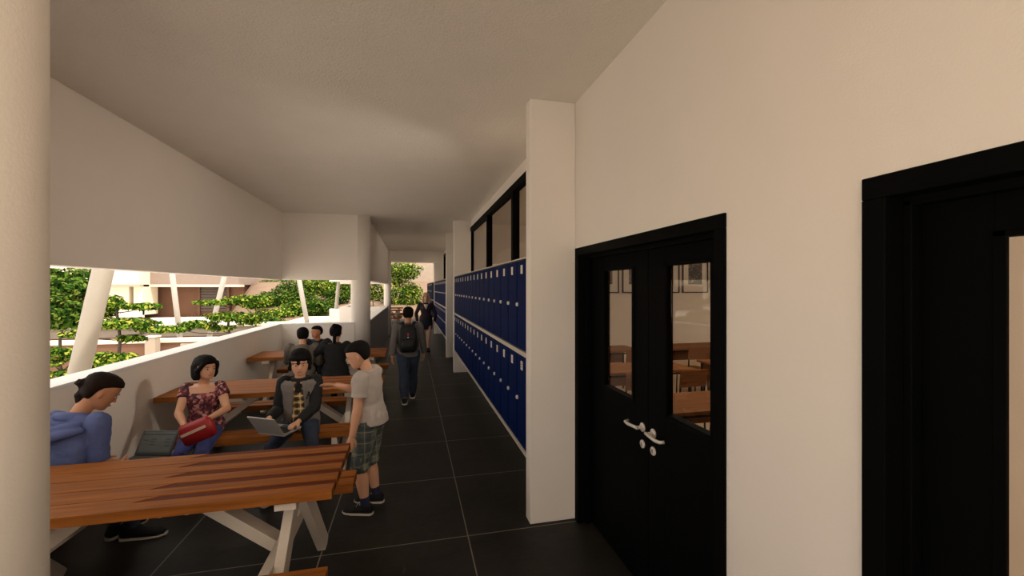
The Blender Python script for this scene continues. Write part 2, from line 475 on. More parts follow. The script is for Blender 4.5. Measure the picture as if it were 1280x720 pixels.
for i, (y, w) in enumerate(((-.9, 'over the nearer double door'), (-2.3, 'behind the viewer'), (-3.7, 'at the near end of the corridor'))):
    fill_lamp((XW - .025, y, 2.75), (.05, 1.3, .3), (-1, 0, 0), LP1, 'added linear fill lamp on the beige wall ' + w)  # out-of-view fixtures added as fill light for the corridor
fill_lamp((1.0, -1.7, 2.45), (.36, 2.6, .05), (0, 0, 1), LP2, 'added fill uplight on the wall behind the viewer')  # unseen uplight added to brighten the ceiling
fill_lamp((1.02, 3.16, 2.35), (.16, .05, .5), (0, 1, 0), LP4, 'added upright fill lamp on the hidden far side of the nearest pillar', aim=(-.80, .60, -.34), spread=118)  # unseen fixture added to light the left fascia and parapet
for i, (x, y) in enumerate(((3.2, -1.4), (3.2, 4.2), (7.5, -1.4), (7.5, 4.2))):  # ceiling fixtures added to brighten the two rooms
    fill_lamp((x, y, CZ - .025), (.6, 1.6, .05), (0, 0, -1), LP3, ('added ceiling fill lamp of the near room, corridor side', 'added ceiling fill lamp of the classroom, corridor side', 'added ceiling fill lamp of the near room, window side', 'added ceiling fill lamp of the classroom, window side')[i])
fill_lamp((3.5, 13, CZ - .025), (.6, 1.6, .05), (0, 0, -1), LP3, 'added ceiling fill lamp of the room behind the second locker run')  # added ceiling fill for this room too

# ================================================================== LOCKERS
BLUE = mat('blue_locker_enamel', srgb(0, 25, 78), .6, var=.05, scale=3, spec=.05)
BLUED = mat('blue_locker_carcass', srgb(70, 82, 100), .5, var=.03)
PLATE = mat('white_number_plate', srgb(232, 222, 206), .5, var=.02)
LX = .868
def locker(P):
    root = thing('locker', 'x', 'locker', (0, 0, 0), absolute=False)
    w, h = P
    MB().box(.02, XW - LX - .002, .002, w - .002, .002, h - .002).build('body', BLUED, root)
    dr = MB(); dr.box(0, .02, .010, w - .010, .008, h - .008)
    for k in range(3): dr.box(-.003, 0, .07, w - .07, .06 + k * .022, .068 + k * .022)
    d = dr.build('door', BLUE, root, bevel=.003)
    pl = MB(); pl.box(-.005, 0, w * .5 - .026, w * .5 + .026, h - .115, h - .045)
    p = pl.build('number_plate', PLATE, d)
    ink = MB()
    for z in (h - .095, h - .075): ink.box(-.0065, -.005, w * .5 - .010, w * .5 + .010, z, z + .008)
    ink.build('number_mark', DARKM, p)
    lk = MB(); lk.loft([((-x, w - .03, h * .5), (0, r, 0), (0, 0, r)) for x, r in ((0, .017), (.012, .017), (.016, .012))], 14)
    lk.build('lock', SATIN, d, smooth=False)
    return root
ORD = ['first', 'second', 'third', 'fourth', 'fifth', 'sixth', 'seventh', 'eighth', 'ninth', 'tenth', 'eleventh', 'twelfth', 'thirteenth', 'fourteenth', 'fifteenth', 'sixteenth', 'seventeenth']
NLK = 17
def locker_run(y0, y1, n, where, proto=None, grp=''):
    w = (y1 - y0) / n
    rows = ((.47, .735, 'lower'), (1.245, .735, 'upper'))
    pr = locker((w, .735))
    first = True
    for z, h, row in rows:
        for k in range(n):
            lab = 'blue locker door in the %s row, %s from %s' % (row, ORD[k], where)
            if first: o = pr; o.location = (LX, y0 + k * w, z); o['label'] = lab; o['group'] = grp; first = False
            else: dup(pr, (LX, y0 + k * w, z), lab, grp)
    fr = MB()
    fr.box(LX - .004, XW, y0, y1, .435, .468); fr.box(LX - .004, XW, y0, y1, 1.207, 1.243); fr.box(LX - .004, XW, y0, y1, 1.982, 1.992)
    return fr
struct('trim_4', locker_run(3.14, 8.795, 17, 'the nearest pillar', grp='blue lockers in the long near run'), TRIM)
struct('trim_5', locker_run(10.905, 16.44, 17, 'the slim pillar past the third door', grp='blue lockers in the second run'), TRIM)
struct('trim_6', locker_run(18.6, 24.2, 17, 'the start of the farthest run', grp='blue lockers in the farthest run'), TRIM)

# ================================================================== OUTSIDE
struct('floor_courtyard', MB().box(-90, 60, -60, 110, -1.4, -1.2), PAVE)
# sunlit landing that continues behind the viewer
struct('floor_landing', MB().box(-9, 6, -16, -4.5, -.25, -.02), PAVE)

# low planter wall, nearer
t = thing('planter_wall', 'low pale planter wall with brown face just beyond the parapet, nearest terrace', 'planter wall', (-8, 16, -1.2))
MB().box(-16, -5.6, 16, 16.5, -1.2, -.02).build('wall_face', BROWNW, t)
MB().box(-16, -5.4, 15.95, 16.6, -.02, .07).build('coping', CREAM, t)
MB().box(-7.3, -5.4, 15.9, 16.6, -1.2, -.06).build('end_panel', CONC, t)
t = thing('gate_post', 'stubby pale square post standing in front of the low planter walls', 'post', (-7.95, 15.6, -1.2))
MB().box(-8.08, -7.80, 15.5, 15.78, -1.2, .2).build('shaft', CONC, t)
MB().box(-8.10, -7.78, 15.48, 15.80, .2, .24).build('cap', CREAM, t)
# second terrace wall
t = thing('terrace_wall', 'long pale topped terrace wall below the brown building', 'terrace wall', (-9, 20, -1.2))
MB().box(-26, -5.2, 20.25, 20.6, -1.2, -.1).build('lower_face', BROWNW, t)
MB().box(-26, -5.2, 20, 20.6, -.22, .16).build('upper_face', mat('dark_weathered_concrete', srgb(118, 106, 94), .85, var=.1, scale=3), t)
MB().box(-26, -5.2, 19.95, 20.9, .16, .25).build('coping', CREAM, t)
MB().box(-5.6, -2.75, 19.6, 25, -1.2, .2).build('white_platform', CREAM, t)
struct('floor_upper_court', MB().box(-40, -5.6, 20.9, 40, -1.15, -.28), PAVE)

# building across the court
t = thing('court_building', 'brown clad low building with cream block and pale ledge across the court', 'building', (-16, 34, -.28))
w = MB(); w.box(-17, -11.9, 34.6, 44, -.28, 1.95); w.build('brown_wall', BROWNW, t)
w = MB(); w.box(-19.9, -19.0, 32.6, 44, -.28, 1.95); w.box(-24, -17, 34.6, 44, -.28, 1.95); w.build('recessed_wall', BROWNW, t)
MB().box(-17, -11.7, 33.2, 44, 1.98, 3.6).build('taupe_band', GREYB, t)
MB().box(-17, -11.6, 33.1, 33.9, 1.83, 1.98).build('ledge', CREAM, t)
w = MB(); w.box(-23, -17.0, 32, 44, 1.98, 4.2); w.build('cream_block', CREAM, t)
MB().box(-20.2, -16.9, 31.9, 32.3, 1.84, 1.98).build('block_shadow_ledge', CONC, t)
w = MB(); w.box(-19.2, -17.7, 32.3, 34, .0, 1.84); w.box(-17.45, -16.95, 32.3, 34, .0, 1.84); w.box(-19.3, -16.95, 32.2, 32.5, -.28, .45)
w.build('cream_pier', CREAM, t)
s_ = MB()
for k in range(9): s_.box(-14.6, -12.9, 34.5, 34.6, .1 + k * .2, .25 + k * .2)
s_.build('slatted_shutter', SHUT, t)
for x in (-14.75, -12.9): MB().box(x, x + .15, 34.4, 34.65, -.28, 1.95).build('door_post', BROWNW, t)
t = thing('far_house', 'white house wall glimpsed behind the hedge at far left', 'building', (-30, 40, -1.2))
MB().box(-36, -24.5, 40, 50, -1.2, 3.0).build('house_wall', CREAM, t)
MB().box(-36.3, -24.2, 39.6, 50.3, 3.0, 3.4).build('flat_roof', CONC, t)

# planted slope
hv = []; hf = []
nx, ny = 40, 24
for j in range(ny + 1):
    for i in range(nx + 1):
        x = -16 + i * 29 / nx; y = 25 + j * 26 / ny
        z = -.1 + 4.8 * (j / ny) ** .8 + .35 * noise.noise(Vector((x * .4, y * .4, 0)))
        dd = x + .345 * y
        if dd < .6: z -= min(5.5, (.6 - dd) * 1.6)
        hv.append((x, y, max(z, -1.3)))
for j in range(ny):
    for i in range(nx):
        a = j * (nx + 1) + i; hf.append((a, a + 1, a + nx + 2, a + nx + 1))
o = obj('hill_slope', hv, hf, SOIL, smooth=True); o['kind'] = 'structure'
t = thing('slope_wall', 'tall grey brown retaining wall beyond the end of the corridor', 'retaining wall', (2, 36, -1.2))
MB().box(-5.5, 9, 36, 36.6, -1.2, 4.6).build('wall_body', CONC, t)
MB().box(-5.7, 9.2, 35.9, 36.7, 4.6, 4.8).build('coping', CREAM, t)

# slanted steel columns
def slant(p, q, r, label, cat='column', m=None):
    root = thing('slanted_column', label, cat, p)
    p = Vector(p); q = Vector(q)
    MB().tube([p, q], r, 24).build('shaft', m or STEELW, root, smooth=False)
    for c in root.children:
        for pl in c.data.polygons: pl.use_smooth = len(pl.vertices) == 4
    mb = MB(); mb.loft([((p.x, p.y, p.z + h), (r * 1.5, 0, 0), (0, r * 1.5, 0)) for h in (0, .04)], 24); mb.build('base_plate', CONC, root)
slant((-4.17, 6.0, -1.2), (-3.28, 6.0, 3.3), .098, 'thick pale slanted column just outside the parapet at left', m=mat('shade_toned_steel', srgb(150, 141, 128), .6, var=.03))  # steel colour darkened to stand in for shade on this column
def at(px, py, Yv):
    a = (px - 640) / FPX; b = -(py - 360) / FPX; s, c = math.sin(YAW), math.cos(YAW)
    t = Yv / (-a * s + c); return Vector(((a * c + s) * t, Yv, 1.75 + b * t))
def slant2(x0, z0, x1, z1, Yv, label, zb=-1.2, zt=3.8, r=.085):
    d = (x1 - x0) / (z1 - z0)
    slant((x0 + (zb - z0) * d, Yv, zb), (x0 + (zt - z0) * d, Yv, zt), r, label)
slant2(-8.25, -.31, -8.52, 2.25, 18, 'thin white column leaning left in front of the brown wall')
slant2(-7.32, -.04, -6.83, 2.17, 18, 'thin white column leaning right beside the slatted shutter')
slant2(-3.96, .37, -4.25, 2.06, 18, 'thin white column leaning left in front of the shrubs on the slope')
t = thing('white_plinth', 'white block with a short column on it beside the round column', 'plinth', (-2.85, 18, 0))
MB().box(-3.12, -2.62, 17.8, 18.2, -1.2, .93).build('block', COPE, t)
MB().box(-3.12, -2.6, 17.75, 18.25, 2.0, 2.16).build('cap_beam', COPE, t)
MB().tube([(-2.9, 18, .93), (-2.8, 18, 2.0)], .07, 20).build('short_post', STEELW, t)

# ---- foliage
def leaves(blobs, size, seed):
    rnd = random.Random(seed); v = []; f = []; size *= .68
    for (cx, cy, cz), (rx, ry, rz), n in blobs:
        n = int(n * 1.9)
        for _ in range(n):
            while True:
                p = Vector((rnd.uniform(-1, 1), rnd.uniform(-1, 1), rnd.uniform(-1, 1)))
                if .25 < p.length < 1: break
            k = 1 + .25 * noise.noise(p * 2.2 + Vector((cx, cy, cz)))
            c = Vector((cx + p.x * rx * k, cy + p.y * ry * k, cz + p.z * rz * k))
            nrm = (p + Vector((rnd.uniform(-.7, .7), rnd.uniform(-.7, .7), rnd.uniform(0, 1.1)))).normalized()
            a = nrm.orthogonal().normalized(); a.rotate(Quaternion(nrm, rnd.uniform(0, 6.28))); b = nrm.cross(a)
            s = size * rnd.uniform(.6, 1.3); i = len(v)
            v += [c - a * s, c + b * s * .5 + nrm * s * .15 - a * s * .1, c + a * s, c - b * s * .5 + nrm * s * .15 - a * s * .1]
            f += [(i, i + 1, i + 2, i + 3)]
    return v, f
def tree(name, label, cat, base, top, blobs, size=.09, seed=1, m=LEAF, group=None, tr=.032):
    root = thing(name, label, cat, base)
    base = Vector(base); top = Vector(top)
    mb = MB(); mid = base.lerp(top, .5) + Vector((.08 * ((seed % 3) - 1), 0, 0))
    mb.tube([base, mid, top], [tr * 1.3, tr, tr * .7], 8)
    for c, r, n in blobs:
        c = Vector(c); q = base.lerp(top, min(.95, max(.1, (c.z - base.z - .15) / max(.01, top.z - base.z))))
        if (c - q).length > .12: mb.tube([q, q.lerp(c, .6) - Vector((0, 0, .05)), c], [tr * .5, tr * .35, tr * .2], 6)
    mb.build('trunk', BARK, root, smooth=True)
    v, f = leaves(blobs, size, seed)
    obj('foliage', [Vector(q) - base for q in v], f, m, root)
    return root
def blobpx(px, py, Y, w, h, n, d=None):
    c = at(px, py, Y); k = (c.x * math.sin(YAW) + c.y * math.cos(YAW)) / FPX
    return (tuple(c), (w * k / 2, (d or w * .45) * k / 2, h * k / 2), n)
B = blobpx
tree('broad_tree', 'dense bushy green tree at far left beyond the parapet', 'tree', at(75, 440, 13) - Vector((0, 0, 1)), at(85, 360, 13),
     [B(70, 362, 13, 75, 36, 700), B(98, 358, 13.4, 50, 26, 400), B(85, 392, 12.8, 70, 36, 800), B(65, 390, 12.5, 50, 44, 500), B(95, 342, 14, 60, 14, 160), B(64, 345, 13, 24, 22, 150), B(75, 404, 13, 60, 14, 200)], .10, 3, LEAFD)
tree('layered_tree', 'small tree with flat spreading layers of leaves left of the brown wall', 'tree', at(146, 475, 11.5), at(144, 372, 11.5),
     [B(137, 378, 11.5, 34, 20, 260), B(176, 383, 11.5, 52, 9, 240), B(150, 404, 11.5, 86, 14, 700), B(200, 411, 11.5, 60, 9, 240), B(165, 423, 11.5, 34, 8, 160), B(131, 390, 11.6, 30, 16, 160), B(95, 418, 11.5, 40, 9, 120)], .075, 5)
tree('layered_tree', 'small tree with flat leaf layers in front of the slatted shutter', 'tree', at(289, 440, 12.8), at(290, 372, 12.8),
     [B(275, 378, 12.8, 66, 7, 260), B(312, 374, 12.8, 60, 11, 320), B(292, 396, 12.8, 72, 12, 500), B(248, 405, 12.8, 46, 10, 280), B(222, 412, 12.8, 34, 8, 150), B(275, 410, 12.8, 40, 8, 160), B(312, 400, 12.8, 36, 14, 240)], .07, 6)
tree('low_bush', 'low leafy bush rising over the parapet beside the thick slanted column', 'bush', at(125, 500, 10), at(128, 455, 10),
     [B(128, 452, 10, 50, 24, 420), B(150, 446, 10, 40, 10, 160), B(118, 462, 10, 30, 16, 160)], .07, 8)
tree('low_bush', 'low leafy bush at the left edge behind the parapet coping', 'bush', at(78, 510, 11), at(78, 462, 11),
     [B(74, 440, 11, 40, 12, 170), B(82, 467, 11, 46, 11, 200), B(66, 452, 11, 26, 14, 100), B(92, 447, 11, 26, 11, 90)], .07, 9)
hb = [(318, 378, 27, 40, 18), (345, 374, 28, 46, 24), (352, 392, 26, 60, 14), (368, 362, 30, 46, 26), (372, 386, 26.5, 44, 20), (398, 384, 26, 44, 22), (402, 360, 30, 50, 26), (420, 372, 28, 34, 22), (418, 352, 31, 36, 18),
      (330, 401, 24, 50, 12), (392, 350, 32, 40, 16), (346, 352, 36, 40, 8), (438, 362, 29, 24, 30), (380, 374, 28, 40, 20)]
HL = ['lowest by the white platform', 'under the brown building corner', 'at the foot of the slope', 'high beside the leaning column', 'at the bottom behind the leaning column', 'right of the leaning column near the ground',
      'high to the right of the leaning column', 'next to the white plinth', 'highest near the round column', 'overhanging the white platform', 'just under the fascia edge', 'smallest and topmost on bare soil', 'half hidden by the round column', 'in the middle of the slope']
for i, (px, py, Y, w, h) in enumerate(hb):
    c = at(px, py + h * .45, Y)
    tree('slope_shrub', 'green shrub on the soil slope, ' + HL[i], 'shrub', c - Vector((0, 0, .5)), at(px, py, Y), [B(px, py, Y, w, h, int(w * h * .75))], .13, 20 + i, LEAFD if i % 2 else LEAF, 'shrubs on the soil slope')
tree('corridor_end_tree', 'bright green tree framed by the opening at the end of the corridor', 'tree', at(500, 420, 28), at(503, 345, 28),
     [B(505, 338, 28, 46, 24, 800), B(503, 372, 28, 54, 40, 1300), B(515, 362, 28.5, 26, 18, 260), B(496, 350, 29, 34, 18, 240), B(500, 394, 27.5, 44, 18, 400)], .13, 41)
tree('bay_tree', 'tree glimpsed through the gap beside the round column', 'tree', at(464, 440, 27), at(466, 360, 27),
     [B(468, 364, 27, 26, 26, 400), B(484, 366, 27, 10, 22, 120)], .12, 44)

# ================================================================== PICNIC TABLES
def picnic_table(x0, x1, yc, label, notch=(), bench=None):
    """slatted top, two bench seats, crossed A-frame legs, cross beams and diagonal braces"""
    root = thing('picnic_table', label, 'picnic table', ((x0 + x1) / 2, yc, 0), group='timber picnic tables')
    y0, y1 = yc - .335, yc + .335; n = 5; p = .67 / n; tt = .75; th = .046
    top = MB()
    # boards with the rear edge rebated along part of their length, with a darker strip set into the rebate to stand in for shaded slat gaps
    for i in range(n):
        a = y0 + i * p; b = a + p - .006
        if not notch: notch_l = [(x0, x0, x1, x1)]
        c = b - .052
        poly = [(x0, a), (x1, a)]
        if notch:
            xl, xr = notch
            poly += [(x1, c if xr >= x1 - .01 else b)] if xr >= x1 - .01 else [(x1, b), (xr, b), (xr - .05, c)]
            if xl > x0 + .01: poly += [(xl, c), (xl + .09, b), (x0, b)]
            else: poly += [(x0, c)]
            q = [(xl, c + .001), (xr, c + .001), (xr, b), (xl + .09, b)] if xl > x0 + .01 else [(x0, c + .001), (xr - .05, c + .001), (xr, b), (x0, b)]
        else:
            poly += [(x1, b), (x0, b)]; q = None
        top.cm = 0; top.prism(poly, tt - th, tt)
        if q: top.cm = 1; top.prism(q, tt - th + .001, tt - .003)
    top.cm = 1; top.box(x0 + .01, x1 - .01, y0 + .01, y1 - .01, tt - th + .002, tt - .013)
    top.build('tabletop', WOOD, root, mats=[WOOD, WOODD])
    bx0, bx1 = bench or (x0 + .17, x1)
    for s in (-1, 1):
        bm_ = MB(); c = yc + s * .548
        for k in (-1, 1):
            bm_.cm = 0; bm_.box(bx0, bx1, c + k * .062 - .052, c + k * .062 + .052, .375, .435)
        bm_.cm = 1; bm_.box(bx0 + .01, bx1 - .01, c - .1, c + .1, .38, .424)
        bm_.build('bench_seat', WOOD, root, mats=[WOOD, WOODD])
    for ex, sg in ((x0 + .23, 1), (x1 - .22, -1)):
        for s in (-1, 1):
            lx = ex + sg * .035 if s < 0 else ex - sg * .02
            lg = MB(); lg.bar((lx, yc + s * .53, 0), (lx, yc - s * .10, .70), .05, .105, up=(0, 1, 0))
            o = lg.build('leg', WHITE, root, bevel=.003)
        xa, xb = sorted((ex + sg * .062, ex + sg * .112)); MB().box(xa, xb, yc - .66, yc + .66, .285, .374).build('cross_beam', WHITE, root, bevel=.003)
        MB().box(ex - .05, ex + .05, yc - .30, yc + .30, .655, .703).build('top_cleat', WHITE, root, bevel=.003)
        br = MB(); br.bar((ex + sg * .10, yc, .33), (ex + sg * .56, yc, .68), .095, .06); br.build('brace', WHITE, root, bevel=.003)
    return root
picnic_table(-2.28, -.383, 2.585, 'orange timber picnic table with white legs closest to the viewer', notch=(-1.27, -.383))
picnic_table(-2.28, -.383, 4.835, 'timber picnic table behind the boy with the silver laptop, second in the row', notch=(-1.0, -.383))
picnic_table(-2.28, -.383, 7.085, 'timber picnic table where three students sit by the corner of the parapet', notch=(-1.3, -.383))
picnic_table(-2.28, -.42, 20.2, 'timber picnic table far away near the end of the corridor', notch=(-1.3, -.42))
picnic_table(-2.28, -.40, 22.6, 'timber picnic table farthest away, directly behind another distant one', notch=(-1.3, -.40))

# ================================================================== PEOPLE
SKINS = {}
def skin(name, c):
    m = mat(name, c, .55, var=.04, scale=12); N, L, b = nodes_of(m)
    b.inputs['Subsurface Weight'].default_value = .08; b.inputs['Subsurface Radius'].default_value = (.02, .008, .004)
    return m
SK_L = skin('light_tan_skin', srgb(204, 152, 120)); SK_M = skin('warm_brown_skin', srgb(186, 130, 94)); SK_W = skin('fair_skin', srgb(214, 168, 142))
HAIRB = mat('black_hair', srgb(13, 10, 9), .75, spec=.15, var=.2, scale=70, bump=.5, bscale=160)
HAIRD = mat('dark_brown_hair', srgb(30, 18, 12), .75, spec=.15, var=.2, scale=70, bump=.5, bscale=160)
HAIRY = mat('blonde_hair', srgb(206, 172, 128), .5, var=.12, scale=60, bump=.4, bscale=120)
EYEW = mat('eye_white', srgb(190, 180, 170), .3, var=0); EYED = mat('dark_iris', srgb(30, 18, 12), .25, var=0)
LIP = mat('lips', srgb(168, 88, 76), .5, var=.03); BROW = mat('eyebrow_hair', srgb(28, 20, 16), .8, var=.1)
SOLE = mat('white_rubber_sole', srgb(196, 188, 176), .6)

def cloth(name, c, **k): return mat(name, c, k.pop('rough', .85), var=k.pop('var', .06), scale=k.pop('scale', 14), bump=k.pop('bump', .3), bscale=k.pop('bscale', 90))
def plaid(name, base, bands):
    """woven check: bands = [(axis, period, width, offset, colour, strength)]"""
    m = bpy.data.materials.new(name); m.use_nodes = True
    N, L, b = nodes_of(m); b.inputs['Roughness'].default_value = .85
    tc = N.new('ShaderNodeTexCoord'); sep = N.new('ShaderNodeSeparateXYZ'); L.new(tc.outputs['Object'], sep.inputs[0])
    prev = None
    for ax, per, wid, off, c, st in bands:
        ad = N.new('ShaderNodeMath'); ad.operation = 'ADD'; ad.inputs[1].default_value = off; L.new(sep.outputs[ax], ad.inputs[0])
        pp = N.new('ShaderNodeMath'); pp.operation = 'PINGPONG'; pp.inputs[1].default_value = per / 2; L.new(ad.outputs[0], pp.inputs[0])
        lt = N.new('ShaderNodeMath'); lt.operation = 'LESS_THAN'; lt.inputs[1].default_value = wid / 2; L.new(pp.outputs[0], lt.inputs[0])
        mu = N.new('ShaderNodeMath'); mu.operation = 'MULTIPLY'; mu.inputs[1].default_value = st; L.new(lt.outputs[0], mu.inputs[0])
        mx = N.new('ShaderNodeMix'); mx.data_type = 'RGBA'; L.new(mu.outputs[0], mx.inputs[0])
        if prev: L.new(prev.outputs[2], mx.inputs[6])
        else: mx.inputs[6].default_value = base
        mx.inputs[7].default_value = c; prev = mx
    L.new(prev.outputs[2], b.inputs['Base Color'])
    return m
PLAID_S = plaid('grey_green_plaid', srgb(104, 106, 94), [(2, .085, .034, 0, srgb(58, 66, 68), .6), (1, .075, .03, 0, srgb(48, 58, 66), .6), (0, .075, .03, 0, srgb(48, 58, 66), .5), (2, .085, .008, .03, srgb(150, 146, 110), .5), (1, .075, .008, .03, srgb(150, 146, 110), .5), (0, .075, .007, .03, srgb(150, 150, 126), .4)])
PLAID_Y = plaid('yellow_black_plaid', srgb(216, 160, 56), [(2, .062, .028, 0, srgb(26, 24, 30), .8), (0, .06, .026, 0.01, srgb(26, 24, 30), .75), (2, .062, .010, .031, srgb(232, 220, 190), .8), (0, .06, .009, .04, srgb(232, 220, 190), .7)])
def floral(name):
    m = bpy.data.materials.new(name); m.use_nodes = True
    N, L, b = nodes_of(m); b.inputs['Roughness'].default_value = .85
    tc = N.new('ShaderNodeTexCoord'); v = N.new('ShaderNodeTexVoronoi'); v.inputs['Scale'].default_value = 52
    L.new(tc.outputs['Object'], v.inputs['Vector'])
    sp = N.new('ShaderNodeSeparateColor'); L.new(v.outputs['Color'], sp.inputs[0])
    cr = N.new('ShaderNodeValToRGB'); cr.color_ramp.interpolation = 'CONSTANT'
    e = cr.color_ramp.elements; e[0].color = srgb(92, 34, 40); e[1].position = .3; e[1].color = srgb(138, 74, 78)
    for p, c in ((.5, srgb(44, 30, 50)), (.68, srgb(186, 132, 124)), (.84, srgb(80, 28, 34))):
        q = e.new(p); q.color = c
    L.new(sp.outputs[0], cr.inputs[0]); L.new(cr.outputs[0], b.inputs['Base Color'])
    return m
FLORAL = floral('burgundy_floral_print')
DENIM = cloth('blue_denim', srgb(40, 50, 68), var=.25, scale=9)
DENIMB = cloth('bright_blue_denim', srgb(58, 66, 122), var=.2, scale=9)
BLACKC = cloth('black_cloth', srgb(13, 13, 14), spec=.1); NAVYC = cloth('navy_cloth', srgb(14, 18, 32), spec=.15)
GREYC = cloth('grey_marl_cloth', srgb(112, 104, 98), var=.12, scale=60)
TEEC = cloth('pale_grey_tshirt', srgb(176, 164, 154)); BLUEH = cloth('slate_blue_hoodie', srgb(86, 98, 146))
GREYH = cloth('olive_grey_hoodie', srgb(100, 92, 82)); GREYM = cloth('mid_grey_shirt', srgb(98, 92, 88)); BERRY = cloth('dark_berry_top', srgb(78, 30, 40))

def fuse(name, mb, m, parent, voxel, smooth=2, wr=0.0, seed=0, off=None):
    """voxel-union of the overlapping closed shapes in mb into one continuous surface"""
    off = off if off is not None else parent.location
    me = bpy.data.meshes.new('tmp'); me.from_pydata([tuple(Vector(v) - off) for v in mb.v], [], mb.f); me.update()
    bm = bmesh.new(); bm.from_mesh(me); bmesh.ops.recalc_face_normals(bm, faces=bm.faces); bm.to_mesh(me); bm.free()
    t = bpy.data.objects.new('tmp', me); C.objects.link(t)
    r = t.modifiers.new('r', 'REMESH'); r.mode = 'VOXEL'; r.voxel_size = voxel
    sm = t.modifiers.new('s', 'SMOOTH'); sm.factor = .5; sm.iterations = smooth
    dg = bpy.context.evaluated_depsgraph_get()
    me2 = bpy.data.meshes.new_from_object(t.evaluated_get(dg)); me2.name = name
    bpy.data.objects.remove(t, do_unlink=True); bpy.data.meshes.remove(me)
    if wr:
        nr = [v.normal.copy() for v in me2.vertices]
        for v, n in zip(me2.vertices, nr):
            c = v.co
            d = noise.noise(Vector((c.x * 9 + seed, c.y * 9, c.z * 16))) + .6 * noise.noise(Vector((c.x * 26, c.y * 26 + seed, c.z * 34)))
            v.co = c + n * d * wr
    me2.materials.clear(); me2.materials.append(m)
    for p in me2.polygons: p.use_smooth = True
    o = bpy.data.objects.new(name, me2); C.objects.link(o); o.parent = parent
    return o

def ik(a, t, l1, l2, pole):
    a = Vector(a); t = Vector(t); d = t - a; L = min(d.length, (l1 + l2) * .998); d = d.normalized()
    x = (l1 * l1 - l2 * l2 + L * L) / (2 * L); h = math.sqrt(max(0, l1 * l1 - x * x))
    p = Vector(pole); p = (p - d * p.dot(d)).normalized()
    return a + d * x + p * h, a + d * L

